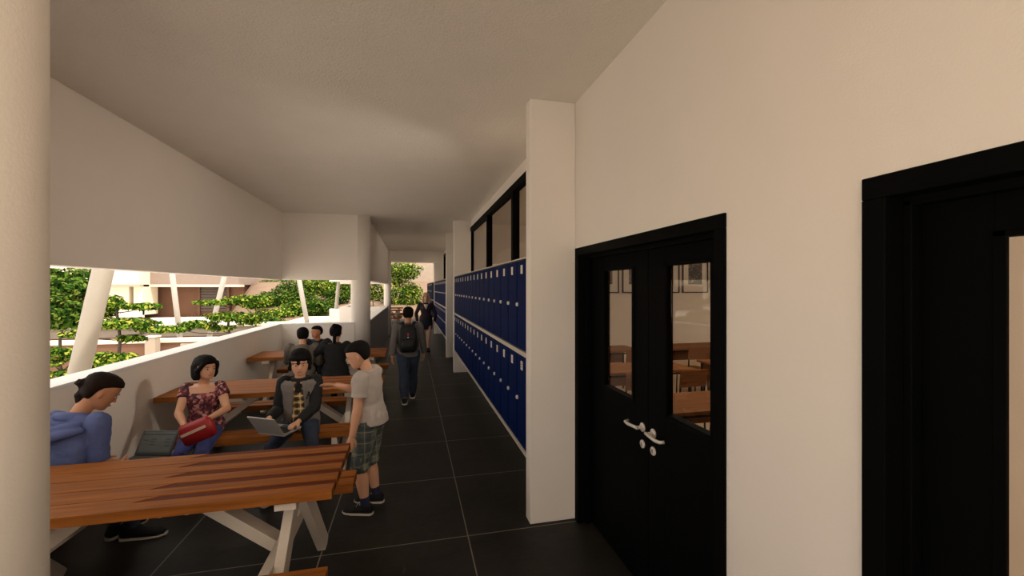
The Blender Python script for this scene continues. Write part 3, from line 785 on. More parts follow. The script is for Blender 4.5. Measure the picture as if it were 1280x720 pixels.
def person(label, S, pel, face, lean=0, side=0, twist=0, hyaw=0, hpitch=0, hroll=0, lh=None, rh=None, lf=None, rf=None,
           lpole=None, rpole=None, lk=None, rk=None, toe=(0, 0), hand_dir=(None, None), palm=(None, None), curl=(.35, .35), fem=0,
           sk=SK_L, hair=('short', HAIRB), top=None, bottom=None, shoes=None, vox=.0055, extra=(), headk=1.0, build_=1.0):
    """face: heading in degrees (0 = +Y, counter-clockwise); everything in place in world metres"""
    R0 = Matrix.Rotation(math.radians(face), 3, 'Z')
    pel = Vector(pel)
    root = thing('person', label, 'person', (pel.x, pel.y, 0))
    off = root.location.copy()
    # spine
    def frame(s):
        k = min(1, max(0, s / (.26))); k = k * k * (3 - 2 * k)
        return R0 @ Matrix.Rotation(math.radians(twist) * k, 3, 'Z') @ Matrix.Rotation(-math.radians(lean) * (.35 + .65 * k), 3, 'X') @ Matrix.Rotation(math.radians(side) * k, 3, 'Y')
    ss = [0]; pts = [pel.copy()]
    while ss[-1] < .34:
        ds = .01; F = frame(ss[-1]); pts.append(pts[-1] + F @ Vector((0, 0, ds * S))); ss.append(ss[-1] + ds)
    def sp(s):
        if s < 0: return pel + frame(0) @ Vector((0, 0, s * S))
        i = min(len(pts) - 1, int(round(s / .01))); return pts[i]
    def ring(s, rx, ry, dy=0, g=0):
        F = frame(s); c = sp(s) + F @ Vector((0, dy * S, 0)); rx = rx * build_
        return (c, F @ Vector((rx * S + g, 0, 0)), F @ Vector((0, ry * S + g, 0)))
    hw, ww, cw_ = (.104, .072, .090) if fem else (.096, .080, .097)
    TOR = [(-.055, hw * .80, .058, -.004), (-.02, hw * .97, .070, -.006), (.02, hw, .070, -.004), (.06, (hw + ww) / 2 + .006, .062, 0), (.105, ww, .056, 0), (.15, (ww + cw_) / 2, .060, .002), (.20, cw_, .066, .004 + .006 * fem), (.245, cw_ + .004, .060, 0), (.275, .088, .048, -.004), (.295, .060, .038, -.006)]
    def torso(mb, g, s0=-1, s1=1, seg=24):
        rr = [ring(s, rx, ry, dy, g) for s, rx, ry, dy in TOR if s0 <= s <= s1]
        mb.loft(rr, seg, 2.3)
    Fs = frame(.27); Fp = frame(0)
    sw = .105 if not fem else .095
    sh = {k: sp(.262) + Fs @ Vector((k * sw * S * build_, -.004 * S, 0)) for k in (-1, 1)}
    hip = {k: pel + Fp @ Vector((k * .052 * S, 0, -.01 * S)) for k in (-1, 1)}
    fwd = R0 @ Vector((0, 1, 0)); rgt = R0 @ Vector((1, 0, 0)); up = Vector((0, 0, 1))
    AL, FL, TL, SL = .168 * S, .150 * S, .243 * S, .240 * S
    hands = {-1: Vector(lh), 1: Vector(rh)}; feet = {-1: Vector(lf), 1: Vector(rf)}
    ap = {-1: Vector(lpole) if lpole else (-fwd * 1 - up * .6 - rgt * .5), 1: Vector(rpole) if rpole else (-fwd * 1 - up * .6 + rgt * .5)}
    kp = {-1: Vector(lk) if lk else fwd, 1: Vector(rk) if rk else fwd}
    elb = {}; wr = {}; kn = {}; an = {}
    for k in (-1, 1):
        elb[k], wr[k] = ik(sh[k], hands[k], AL, FL, ap[k])
        ank = feet[k] + Vector((0, 0, .045 * S)); kn[k], an[k] = ik(hip[k], ank, TL, SL, kp[k])
    # head frame
    neck0 = sp(.285) + Fs @ Vector((0, -.006 * S, 0))
    Hf = R0 @ Matrix.Rotation(math.radians(twist + hyaw), 3, 'Z') @ Matrix.Rotation(-math.radians(hpitch), 3, 'X') @ Matrix.Rotation(math.radians(hroll), 3, 'Y')
    nd = (Fs @ Vector((0, .12, 1))).normalized().lerp((Hf @ Vector((0, .05, 1))).normalized(), .5).normalized()
    neck1 = neck0 + nd * .058 * S
    hh = .138 * S * headk
    hb = neck1 + Hf @ Vector((0, .09 * hh, -.10 * hh))      # chin-level origin of the head frame
    def HP(x, y, z): return hb + Hf @ Vector((x * hh, y * hh, z * hh))
    def hslices(mb, sl, seg=24, ex=2.2):
        mb.loft([(HP(0, (f + b) / 2, z), Hf @ Vector((w * hh, 0, 0)), Hf @ Vector((0, (f - b) / 2 * hh, 0))) for z, f, b, w in sl], seg, ex)
    body = MB()
    torso(body, 0, s1=.28)
    body.loft([(neck0 - nd * .03 * S, Fs @ Vector((.040 * S, 0, 0)), Fs @ Vector((0, .036 * S, 0))), (neck0.lerp(neck1, .5), Hf @ Vector((.0315 * S, 0, 0)), Hf @ Vector((0, .032 * S, 0))), (neck1 + nd * .03 * S, Hf @ Vector((.031 * S, 0, 0)), Hf @ Vector((0, .033 * S, 0)))], 16)
    HS = [(-.005, .32, .12, .08), (.04, .385, 0, .17), (.12, .40, -.14, .25), (.22, .405, -.27, .30), (.33, .41, -.36, .335), (.45, .405, -.42, .35), (.52, .40, -.45, .36), (.62, .425, -.47, .37), (.75, .40, -.47, .36), (.87, .30, -.39, .29), (.95, .17, -.26, .19), (.99, .03, -.13, .07)]
    hslices(body, HS)
    # nose, brow ridge, ears, chin
    body.loft([(HP(0, .40, .54), Hf @ Vector((.035 * hh, 0, 0)), Hf @ Vector((0, .03 * hh, 0))), (HP(0, .43, .43), Hf @ Vector((.045 * hh, 0, 0)), Hf @ Vector((0, .045 * hh, 0))), (HP(0, .465, .345), Hf @ Vector((.065 * hh, 0, 0)), Hf @ Vector((0, .055 * hh, 0))), (HP(0, .44, .315), Hf @ Vector((.05 * hh, 0, 0)), Hf @ Vector((0, .035 * hh, 0)))], 10)
    for k in (-1, 1): body.ball(HP(k * .365, -.03, .42), (.035 * hh, .07 * hh, .115 * hh), 10, 8, Hf)
    body.ball(HP(0, .405, .195), (.10 * hh, .035 * hh, .035 * hh), 10, 8, Hf)
    bk = (1 - .08 * fem) * build_
    def armring(k, g, t0, t1):
        """tapered arm from t0..t1 (0 shoulder, 1 elbow, 2 wrist)"""
        P = [(0, .036), (.12, .037), (.5, .0315), (.85, .0270), (1, .0265), (1.15, .0275), (1.4, .0255), (1.7, .0210), (2, .0180)]
        out = []
        for t, r in P:
            if t < t0 or t > t1: continue
            c = sh[k].lerp(elb[k], t) if t <= 1 else elb[k].lerp(wr[k], t - 1)
            out.append((c, r * S * bk + g))
        return out
    def tube(mb, lst, seg=14):
        pts_ = [a for a, b in lst]; rr = [b for a, b in lst]
        rings = []
        for i, p in enumerate(pts_):
            d = (pts_[min(i + 1, len(pts_) - 1)] - pts_[max(i - 1, 0)]).normalized()
            a = d.orthogonal().normalized() if i == 0 else (rings[-1][1] - d * rings[-1][1].dot(d)).normalized()
            b = d.cross(a); rings.append((p, a * rr[i], b * rr[i]))
        mb.loft(rings, seg)
        for p, r in (lst[0], lst[-1]): pass
    def joints(mb, lst):
        tube(mb, lst)
    def legring(k, g, t0, t1, wide=0):
        P = [(0, .060), (.15, .060), (.45, .052), (.8, .040), (1, .036), (1.12, .035), (1.35, .0385), (1.6, .032), (1.85, .0235), (2, .0225)]
        out = []
        for t, r in P:
            if t < t0 or t > t1: continue
            c = hip[k].lerp(kn[k], t) if t <= 1 else kn[k].lerp(an[k], t - 1)
            out.append((c, r * S * bk + g + wide * max(0, t - .3)))
        return out
    for k in (-1, 1):
        tube(body, armring(k, 0, 0, 2)); body.ball(sh[k], .037 * S * bk, 12, 8); body.ball(elb[k], .0268 * S * bk, 10, 8)
        tube(body, legring(k, 0, 0, 2)); body.ball(hip[k], .06 * S * bk, 12, 8); body.ball(kn[k], .0375 * S * bk, 12, 8)
        # foot
        i = 0 if k < 0 else 1
        tdir = R0 @ Vector((math.sin(math.radians(toe[i])), math.cos(math.radians(toe[i])), 0)); tr_ = Vector((tdir.y, -tdir.x, 0))
        f0 = an[k].copy(); zb = f0.z - .045 * S
        def fr(d, zc, wz, hz): return (Vector((f0.x, f0.y, zb)) + tdir * d * S + up * zc * S, tr_ * wz * S, up * hz * S)
        body.loft([fr(-.035, .022, .016, .016), fr(-.015, .028, .022, .024), fr(.02, .028, .023, .024), (fr(.06, .018, .026, .016)), fr(.095, .013, .026, .011), fr(.118, .010, .015, .007)], 12)
        # hand
        hd = (Vector(hand_dir[i]) if hand_dir[i] else (wr[k] - elb[k])).normalized()
        pn = Vector(palm[i]) if palm[i] else (-rgt * k)                      # palm normal
        pn = (pn - hd * pn.dot(hd)).normalized(); sd = hd.cross(pn).normalized()
        if sd.dot(fwd) < 0 and not palm[i]: sd = -sd
        tsd = sd                                                            # thumb side
        w0 = wr[k]; q = S * .98
        body.loft([(w0 - hd * .01 * q, sd * .0165 * q, pn * .013 * q), (w0 + hd * .012 * q, sd * .020 * q, pn * .012 * q), (w0 + hd * .035 * q, sd * .0235 * q, pn * .0105 * q), (w0 + hd * .054 * q, sd * .0225 * q, pn * .0085 * q)], 12)
        cu = curl[i]
        for j, (o_, ln, a_) in enumerate(((.0168, .040, .10), (.0057, .045, .03), (-.0057, .042, -.03), (-.0165, .033, -.11))):
            p = w0 + hd * .050 * q + sd * o_ * q; d = (hd + sd * a_).normalized(); pp_ = [p]
            for seg_ in (.45, .32, .23):
                d = (Matrix.Rotation(cu * (1 if hd.cross(pn).dot(sd) > 0 else -1), 3, sd) @ d) if False else (d * math.cos(cu * .9) + pn * math.sin(cu * .9)).normalized() if seg_ == .45 else (d * math.cos(cu * 1.1) + (pn - d * pn.dot(d)).normalized() * math.sin(cu * 1.1)).normalized()
                p = p + d * ln * seg_ * q; pp_.append(p)
            body.tube(pp_, [.0058 * q, .0055 * q, .0050 * q, .0042 * q], 8)
        th = [w0 + hd * .012 * q + tsd * .012 * q, w0 + hd * .030 * q + tsd * .028 * q + pn * .006 * q, w0 + hd * .048 * q + tsd * .034 * q + pn * .012 * q, w0 + hd * .060 * q + tsd * .035 * q + pn * .015 * q]
        body.tube(th, [.0085 * q, .0075 * q, .0062 * q, .005 * q], 8)
    fuse('body', body, sk, root, vox, 1)
    P_ = dict(root=root, off=off, S=S, hh=hh, HP=HP, Hf=Hf, Fs=Fs, sp=sp, frame=frame, fwd=fwd, rgt=rgt, sh=sh, elb=elb, wr=wr, kn=kn, an=an, hip=hip, R0=R0, neck0=neck0, neck1=neck1, pel=pel, ring=ring)
    # face details
    for k in (-1, 1):
        e = MB(); e.ball(HP(k * .145, .375, .475), (.052 * hh, .038 * hh, .026 * hh), 10, 8, Hf); e.cm = 1; e.ball(HP(k * .145, .400, .475), (.032 * hh, .024 * hh, .027 * hh), 10, 6, Hf)
        e.build('eye', EYEW, root, smooth=True, mats=[EYEW, EYED])
        e = MB(); e.tube([HP(k * .07, .425, .560), HP(k * .15, .425, .585), HP(k * .23, .37, .565)], [.012 * hh, .016 * hh, .008 * hh], 6); e.build('eyebrow', BROW, root)
    e = MB(); e.tube([HP(-.115, .385, .205), HP(-.04, .432, .212), HP(.04, .432, .212), HP(.115, .385, .205)], [.010 * hh, .024 * hh, .024 * hh, .010 * hh], 8); e.build('mouth', LIP, root, smooth=True)
    # hair
    kind, hm = hair
    h = MB()
    short = [(.20, -.14, -.34, .26), (.32, -.08, -.45, .365), (.48, -.03, -.51, .395), (.62, .10, -.54, .405), (.72, .30, -.54, .405), (.80, .43, -.53, .395), (.92, .38, -.45, .32), (1.01, .24, -.32, .21), (1.055, .08, -.16, .07)]
    if kind == 'bob':
        for k in (-1, 1): h.ball(HP(k * .36, -.03, .40), (.08 * hh, .12 * hh, .17 * hh), 10, 8, Hf)
    if kind == 'short': hslices(h, short)
    elif kind == 'mop':
        hslices(h, [(.10, -.12, -.36, .30), (.22, -.02, -.48, .40), (.40, .02, -.56, .45), (.56, .16, -.60, .465), (.66, .40, -.60, .46), (.76, .50, -.58, .45), (.92, .46, -.50, .38), (1.03, .30, -.36, .25), (1.09, .08, -.16, .08)])
        for x, z in ((-.36, .22), (-.38, .40), (-.26, .53), (-.12, .57), (.04, .53), (.20, .50), (.34, .42), (.38, .24)):
            h.ball(HP(x, .40 - abs(x) * .75, z + .06), (.10 * hh, .08 * hh, .13 * hh), 8, 6, Hf)
    elif kind == 'bob':
        hslices(h, [(-.06, -.04, -.42, .34), (.05, .04, -.50, .41), (.25, .06, -.54, .43), (.45, .08, -.56, .44), (.60, .18, -.57, .435), (.68, .40, -.57, .43), (.78, .48, -.56, .42), (.93, .42, -.48, .35), (1.03, .26, -.34, .22), (1.07, .08, -.16, .08)])
        for k in (-1, 1): h.tube([HP(k * .26, .38, .76), HP(k * .36, .24, .55), HP(k * .39, .10, .40), HP(k * .39, .08, .2), HP(k * .35, .06, .02)], [.10 * hh, .10 * hh, .13 * hh, .13 * hh, .08 * hh], 8)
    elif kind in ('ponytail', 'bun'):
        hslices(h, short)
        if kind == 'ponytail':
            h.ball(HP(0, -.52, .60), (.09 * hh, .09 * hh, .09 * hh), 10, 8, Hf)
            b0 = HP(0, -.54, .60); dn = Vector((0, 0, -1)); bk_ = Hf @ Vector((0, -1, 0))
            h.tube([b0, b0 + bk_ * .07 * hh + dn * .10 * hh, b0 + bk_ * .06 * hh + dn * .42 * hh, b0 + bk_ * .05 * hh + dn * .80 * hh, b0 + bk_ * .02 * hh + dn * 1.15 * hh], [.12 * hh, .15 * hh, .15 * hh, .10 * hh, .02 * hh], 10)
        else:
            h.ball(HP(0, -.50, .95), (.20 * hh, .18 * hh, .18 * hh), 12, 8, Hf)
            h.tube([HP(0, -.46, .35), HP(0, -.52, .0), HP(0, -.50, -.45), HP(0, -.46, -1.0), HP(0, -.42, -1.25)], [.14 * hh, .12 * hh, .12 * hh, .10 * hh, .03 * hh], 10)
    elif kind == 'long':
        hslices(h, [(-.30, -.12, -.42, .34), (-.05, -.06, -.50, .42), (.25, .0, -.54, .43), (.45, .05, -.56, .43), (.62, .14, -.57, .43), (.74, .32, -.56, .42), (.84, .42, -.53, .39), (.95, .36, -.46, .32), (1.03, .22, -.32, .2), (1.07, .06, -.16, .07)])
        for k in (-1, 1): h.tube([HP(k * .20, .36, .80), HP(k * .37, .22, .58), HP(k * .40, .14, .2), HP(k * .38, .12, -.2), HP(k * .30, .12, -.45)], [.09 * hh, .09 * hh, .11 * hh, .11 * hh, .04 * hh], 8)
    fuse('hair', h, hm, root, max(.0045, vox * .9), 2, wr=.0022, seed=3)
    # clothes
    def garment(name, m, sleeves=2.0, s0=-.06, s1=.285, g=.010, hem=0, wrk=.004, collar=True, flare=0):
        mb = MB()
        rr = [(s, rx, ry, dy) for s, rx, ry, dy in TOR if s0 <= s <= s1]
        L_ = []
        for s, rx, ry, dy in rr:
            gg = g + flare * max(0, .10 - s)
            if s > .27: gg += .005
            L_.append(ring(s, rx, ry, dy, gg))
        mb.loft(L_, 26, 2.3)
        for k in (-1, 1):
            t1 = sleeves if not isinstance(sleeves, (tuple, list)) else sleeves[0 if k < 0 else 1]
            a = armring(k, g * .75, 0, t1)
            # cuff end exactly at t1
            c = sh[k].lerp(elb[k], t1) if t1 <= 1 else elb[k].lerp(wr[k], t1 - 1)
            if (c - a[-1][0]).length > .004: a.append((c, a[-1][1] + (.003 if t1 < 1 else -.002)))
            tube(mb, a, 16); mb.ball(sh[k], .037 * S * bk + g * .8, 12, 8)
            if t1 > 1: mb.ball(elb[k], .0268 * S * bk + g * .75, 10, 8)
        if collar:
            mb.loft([(sp(.262), Fs @ Vector((.098 * S * build_, 0, 0)), Fs @ Vector((0, .056 * S, 0))), (neck0 - nd * .004 * S, Fs @ Vector((.068 * S, 0, 0)), Fs @ Vector((0, .052 * S, 0))), (neck0 + nd * .014 * S, Fs @ Vector((.043 * S, 0, 0)), Fs @ Vector((0, .042 * S, 0)))], 16)
        return fuse(name, mb, m, root, max(vox, .006), 2, wr=wrk, seed=len(label))
    def trousers(name, m, t1=1.93, g=.009, wide=0, wrk=.004):
        mb = MB()
        rr = [ring(s, rx, ry, dy, g) for s, rx, ry, dy in TOR if s <= .075]
        mb.loft(rr, 24, 2.3)
        for k in (-1, 1):
            a = legring(k, g, 0, t1, wide)
            c = hip[k].lerp(kn[k], t1) if t1 <= 1 else kn[k].lerp(an[k], t1 - 1)
            if (c - a[-1][0]).length > .01: a.append((c, a[-1][1]))
            tube(mb, a, 16); mb.ball(hip[k], .06 * S * bk + g, 12, 8)
            if t1 > 1: mb.ball(kn[k], .0375 * S * bk + g + wide * .7, 12, 8)
        return fuse(name, mb, m, root, max(vox, .006), 2, wr=wrk, seed=5 + len(label))
    if top: top(P_, garment)
    if bottom: bottom(P_, trousers)
    if shoes:
        for k in (-1, 1):
            i = 0 if k < 0 else 1
            tdir = R0 @ Vector((math.sin(math.radians(toe[i])), math.cos(math.radians(toe[i])), 0)); tr_ = Vector((tdir.y, -tdir.x, 0))
            f0 = an[k]; zb = f0.z - .045 * S
            def fr(d, zc, wz, hz): return (Vector((f0.x, f0.y, zb)) + tdir * d * S + up * zc * S, tr_ * wz * S, up * hz * S)
            mb = MB(); mb.loft([fr(-.043, .026, .016, .020), fr(-.030, .033, .026, .030), fr(.0, .035, .029, .032), fr(.03, .031, .029, .028), fr(.07, .023, .031, .020), fr(.11, .018, .029, .015), fr(.132, .014, .016, .009)], 16)
            mb.loft([(f0 - up * .02 * S, tr_ * .028 * S, tdir * .030 * S), (f0 + up * .012 * S, tr_ * .029 * S, tdir * .032 * S)], 14)
            so = fuse('shoe', mb, shoes[0], root, max(.0045, vox * .8), 1)
            sl = MB(); sl.loft([fr(-.046, .006, .012, .0075), fr(-.034, .006, .028, .0080), fr(.02, .005, .030, .0070), fr(.075, .005, .034, .0070), (fr(.115, .006, .030, .0075)), fr(.137, .007, .014, .007)], 16, 2.6)
            sob = sl.build('sole', shoes[1], None)
            sob.data.transform(Matrix.Translation(-off)); sob.parent = so
            if len(shoes) > 2:
                lc = MB()
                for q_ in range(3):
                    d_ = .028 + q_ * .02; zc_ = .063 - q_ * .012
                    c_ = Vector((f0.x, f0.y, zb)) + tdir * d_ * S + up * zc_ * S
                    lc.tube([c_ - tr_ * .018 * S - up * .006 * S, c_ + up * .001 * S, c_ + tr_ * .018 * S - up * .006 * S], .0022 * S, 6)
                l_ = lc.build('laces', shoes[2], None); l_.data.transform(Matrix.Translation(-off)); l_.parent = so
    for f in extra: f(P_)
    return P_

def lbox(P, name, m, shapes, smooth=False, parent=None):
    """extra piece built in world metres and hung under the person's root"""
    shapes.build(name, m, parent or P['root'], smooth=smooth)

# --- woman in blue hoodie, seated, back to the viewer
def hood(P):
    mb = MB(); F = P['Fs']; S = P['S']; c = P['neck0']
    for k, (w, d, dz, r) in enumerate(((.060, .050, -.006, .020), (.082, .070, -.030, .020), (.098, .088, -.058, .019))):
        pts = []
        for j in range(13):
            a = math.radians(200 + j * 140 / 12 - 0) if k else math.radians(150 + j * 240 / 12)
            pts.append(c + F @ Vector((math.cos(a) * w * S, math.sin(a) * d * S - .004 * S, (dz + (.012 if k else 0)) * S - (.03 * S if k else 0) * abs(math.sin((j - 6) / 6 * .2)) - (.045 * S * (1 - abs(j - 6) / 6) if k else 0))))
        mb.tube(pts, [r * S * (.5 + .5 * math.sin(PI * (j + .6) / 13.2)) for j in range(13)], 10)
    fuse('hood', mb, BLUEH, P['root'], .006, 3, wr=.003, seed=11)
person('ponytailed woman in a short sleeved blue hoodie sitting with her back to the viewer', 1.53, (-2.06, 3.12, .53), -20, lean=20, hyaw=-31, hpitch=34, lh=(-2.06, 3.42, .57), rh=(-1.90, 3.37, .57),
       lf=(-2.02, 3.56, 0), rf=(-1.90, 3.50, .0), rpole=(.05, -1, -.6), lpole=(-.3, -.5, -.8), toe=(0, 70), fem=1, sk=SK_M, hair=('ponytail', HAIRD),
       top=lambda P, g: g('hoodie', BLUEH, sleeves=.92, g=.014, wrk=.006, s1=.29, collar=True), bottom=lambda P, t: t('jeans', DENIM), shoes=(BLACKC, SOLE), extra=(hood,), build_=1.04)

# --- girl with red bag
person('girl with black bobbed hair in a burgundy floral top holding a red bag', 1.34, (-1.79, 4.30, .52), 186, lean=4, hyaw=48, hpitch=2, lh=(-1.635, 4.01, .665), rh=(-1.80, 3.99, .615),
       lf=(-1.70, 3.94, 0), rf=(-1.88, 3.94, 0), rpole=(-1, .25, -.7), lpole=(.9, .6, -.8), fem=1, sk=SK_L, hair=('bob', HAIRB), hand_dir=((-.2, -1, -.15), (.55, -.8, -.1)), palm=((.0, -.2, -1), (0, -.2, -1)), curl=(.25, .25),
       top=lambda P, g: g('floral_top', FLORAL, sleeves=.42, g=.013, s0=-.06, s1=.265, wrk=.004, flare=.10, collar=False), bottom=lambda P, t: t('jeans', DENIMB), shoes=(BLACKC, SOLE), build_=.97, headk=1.05)

# --- boy with silver laptop
def varsity(P, g):
    F = P['Fs']; S = P['S']
    g('plaid_shirt', PLAID_Y, sleeves=.5, g=.009, s1=.275, collar=False)
    # dark scarf and collar at the neck
    mb = MB(); fr = P['frame'](.26)
    c = P['neck0']
    mb.loft([(c + F @ Vector((0, .010 * S, -.03 * S)), F @ Vector((.074 * S, 0, 0)), F @ Vector((0, .062 * S, 0))), (c + F @ Vector((0, .004 * S, .016 * S)), F @ Vector((.050 * S, 0, 0)), F @ Vector((0, .049 * S, 0)))], 16)
    mb.loft([(c + F @ Vector((0, .045 * S, -.005 * S)), F @ Vector((.034 * S, 0, 0)), F @ Vector((0, .018 * S, 0))), (c + F @ Vector((0, .066 * S, -.055 * S)), F @ Vector((.030 * S, 0, 0)), F @ Vector((0, .014 * S, 0))), (c + F @ Vector((0, .070 * S, -.085 * S)), F @ Vector((.008 * S, 0, 0)), F @ Vector((0, .008 * S, 0)))], 12)
    fuse('shirt_collar', mb, BLACKC, P['root'], .006, 2)
    # open grey jacket: two front panels and back as one shell, black sleeves
    v = MB(); prof = [(-.05, .100, .070), (0, .102, .078), (.06, .099, .074), (.12, .098, .072), (.18, .103, .076), (.235, .108, .074), (.27, .106, .066), (.292, .078, .054)]
    segs = 22
    def pt(s, rx, ry, a, g_):
        f = P['frame'](s); return P['sp'](s) + f @ Vector((math.cos(a) * (rx * S + g_), math.sin(a) * (ry * S + g_), 0))
    vs = []; fs = []
    for gi, g_ in enumerate((.010, .022)):
        for s, rx, ry in prof:
            gap = .42 - .25 * max(0, s) / .3
            for j in range(segs + 1):
                a = PI / 2 + gap + (2 * PI - 2 * gap) * j / segs
                vs.append(pt(s, rx, ry, a, g_))
    W_ = segs + 1; n_ = len(prof); off_ = W_ * n_
    for i in range(n_ - 1):
        for j in range(segs):
            a = i * W_ + j; fs.append((a, a + 1, a + 1 + W_, a + W_)); b = a + off_; fs.append((b + W_, b + W_ + 1, b + 1, b))
    for j in range(segs):
        fs.append((j, j + off_, j + 1 + off_, j + 1)); a = (n_ - 1) * W_ + j; fs.append((a + 1, a + 1 + off_, a + off_, a))
    for i in range(n_ - 1):
        a = i * W_; fs.append((a, a + W_, a + W_ + off_, a + off_)); a += segs; fs.append((a + off_, a + W_ + off_, a + W_, a))
    v.add(vs, fs)
    fuse('jacket', v, GREYC, P['root'], .006, 2, wr=.003, seed=2)
    for k in (-1, 1):
        m = MB(); sh, el, wr = P['sh'][k], P['elb'][k], P['wr'][k]
        m.tube([sh, sh.lerp(el, .5), el, el.lerp(wr, .5), el.lerp(wr, .93)], [.048 * S, .043 * S, .038 * S, .036 * S, .027 * S], 14); m.ball(sh, .048 * S, 12, 8); m.ball(el, .038 * S, 12, 8)
        fuse('sleeve', m, BLACKC, P['root'], .006, 2, wr=.004, seed=k)
    # dark letter badge on the chest
    m = MB(); fr = P['frame'](.2); o = P['sp'](.195) + fr @ Vector((-.0 * S, 0, 0))
    def q(x, z): return o + fr @ Vector((-.060 * S + x, (.076 * S + .024) * math.sqrt(max(.05, 1 - ((-.060 * S + x) / (.105 * S + .02)) ** 2)) + .006, z))
    for a, b in (((-.018, -.03), (-.004, .03)), ((-.004, .03), (.014, -.03)), ((-.012, -.006), (.009, -.006)), ((-.024, -.03), (-.010, -.03)), ((.006, -.03), (.020, -.03))):
        m.tube([q(*a), q(*b)], .0045, 6)
    m.build('letter_badge', BLACKC, P['root'])
person('boy with shaggy black hair in a grey and black jacket typing on a silver laptop', 1.40, (-1.0, 4.30, .52), 184, lean=9, hyaw=8, hpitch=8, lh=(-.955, 4.02, .585), rh=(-1.19, 4.03, .625),
       lf=(-.80, 3.92, 0), rf=(-1.15, 3.92, 0), rpole=(-.15, .6, -1), lpole=(.7, .6, -.8), lk=(.25, -1, .3), rk=(-.35, -1, .3), hand_dir=((-.45, -.9, -.1), (-.1, -1, -.1)), palm=((0, -.1, -1), (0, -.1, -1)), curl=(.5, .5),
       sk=SK_L, hair=('mop', HAIRB), top=varsity, bottom=lambda P, t: t('jeans', DENIM), shoes=(BLACKC, SOLE), build_=.88, headk=1.1)

# --- standing boy
def cargo(P, t):
    t('plaid_shorts', PLAID_S, t1=1.12, g=.010, wide=.024, wrk=.005)
    mb = MB(); S = P['S']
    for k in (-1, 1):
        c = P['hip'][k].lerp(P['kn'][k], .84); d = (P['kn'][k] - P['hip'][k]).normalized(); r = P['R0'] @ Vector((k, 0, 0)); f = P['fwd']
        m = MB(); m.bar(c + r * (.048 * S + .030) + d * .04, c + r * (.050 * S + .024) - d * .04, .085, .014, up=r)
        fuse('cargo_pocket', m, PLAID_S, P['root'], .006, 2)
def socks(P):
    for k in (-1, 1):
        m = MB(); a = P['an'][k]; d = (P['kn'][k] - a).normalized(); S = P['S']
        m.tube([a - d * .01, a + d * .03 * S, a + d * .055 * S], [.028 * S, .0265 * S, .027 * S], 14)
        fuse('sock', m, NAVYC2, P['root'], .0045, 1)
NAVYC2 = cloth('navy_sock', srgb(30, 34, 66))
person('boy in pale grey t-shirt and plaid shorts standing at the nearest table end', 1.335, (-.315, 3.545, .71), 74, lean=7, hyaw=14, hpitch=24, lh=(-.435, 3.36, .60), rh=(-.60, 3.70, .955),
       lf=(-.345, 3.46, 0), rf=(-.275, 3.63, 0), lpole=(.7, -.5, 0), rpole=(.2, .6, -1), toe=(4, 0), hand_dir=((-.25, -.15, -1), (-1, .1, .12)), palm=((-.2, .9, 0), (0, -.5, -1)), curl=(.15, .22), sk=SK_L, hair=('short', HAIRB),
       top=lambda P, g: g('t_shirt', TEEC, sleeves=.62, g=.021, s0=-.03, s1=.285, wrk=.006, flare=.08), bottom=cargo, shoes=(BLACKC, SOLE, TRIM), extra=(socks,), vox=.005, headk=1.06)

# --- three students at the third table
def ghood(P):
    mb = MB(); F = P['Fs']; S = P['S']; c = P['neck0']
    pts = [c + F @ Vector((math.cos(a) * .07 * S, math.sin(a) * .062 * S, -.02 * S)) for a in [math.radians(180 + j * 18) for j in range(11)]]
    mb.tube(pts, .024 * S, 10); mb.ball(c + F @ Vector((0, -.07 * S, -.05 * S)), (.06 * S, .03 * S, .05 * S), 12, 8, F)
    fuse('hood', mb, GREYH, P['root'], .008, 2)
person('boy in an olive grey hoodie seen from behind, seated at the third table', 1.42, (-1.50, 6.52, .53), 6, lean=14, hyaw=8, lh=(-1.60, 6.82, .79), rh=(-1.38, 6.82, .79), lf=(-1.6, 6.94, 0), rf=(-1.4, 6.94, 0), lpole=(-.8, -.4, -.9), rpole=(.4, -.4, -1),
       sk=SK_L, hair=('short', HAIRB), top=lambda P, g: g('hoodie', GREYH, sleeves=1.95, g=.02, wrk=.006), bottom=lambda P, t: t('jeans', DENIM), shoes=(BLACKC, SOLE), extra=(ghood,), vox=.008, build_=1.1)
person('smiling boy in a dark navy t-shirt facing the viewer across the third table', 1.34, (-1.50, 7.60, .52), 184, lean=20, hyaw=-42, hpitch=2, lh=(-1.36, 7.30, .78), rh=(-1.66, 7.30, .78), lf=(-1.4, 7.2, 0), rf=(-1.6, 7.2, 0), lpole=(1, .2, -.5), rpole=(-1, .2, -.5),
       sk=SK_M, hair=('short', HAIRB), top=lambda P, g: g('t_shirt', NAVYC, sleeves=.9, g=.014), bottom=lambda P, t: t('jeans', DENIM), shoes=(BLACKC, SOLE), vox=.008, build_=1.05)
def coat_skirt(P):
    mb = MB(); S = P['S']; c = P['pel']
    mb.loft([(c + Vector((0, 0, .10 * S)), Vector((.095 * S, 0, 0)), Vector((0, .075 * S, 0))), (c + Vector((0, -.01, 0)), Vector((.125 * S, 0, 0)), Vector((0, .095 * S, 0))), (c + Vector((0, -.02, -.06)), Vector((.15 * S, 0, 0)), Vector((0, .10 * S, 0)))], 24)
    mb.loft([(c + Vector((0, -.125 * S * 0 - .150, -.04)), Vector((.13 * S, 0, 0)), Vector((0, .022, 0))), (c + Vector((.02, -.175, -.24)), Vector((.155 * S, 0, 0)), Vector((0, .024, 0)))], 20)
    fuse('coat_skirt', mb, BLACKC, P['root'], .008, 3, wr=.006)
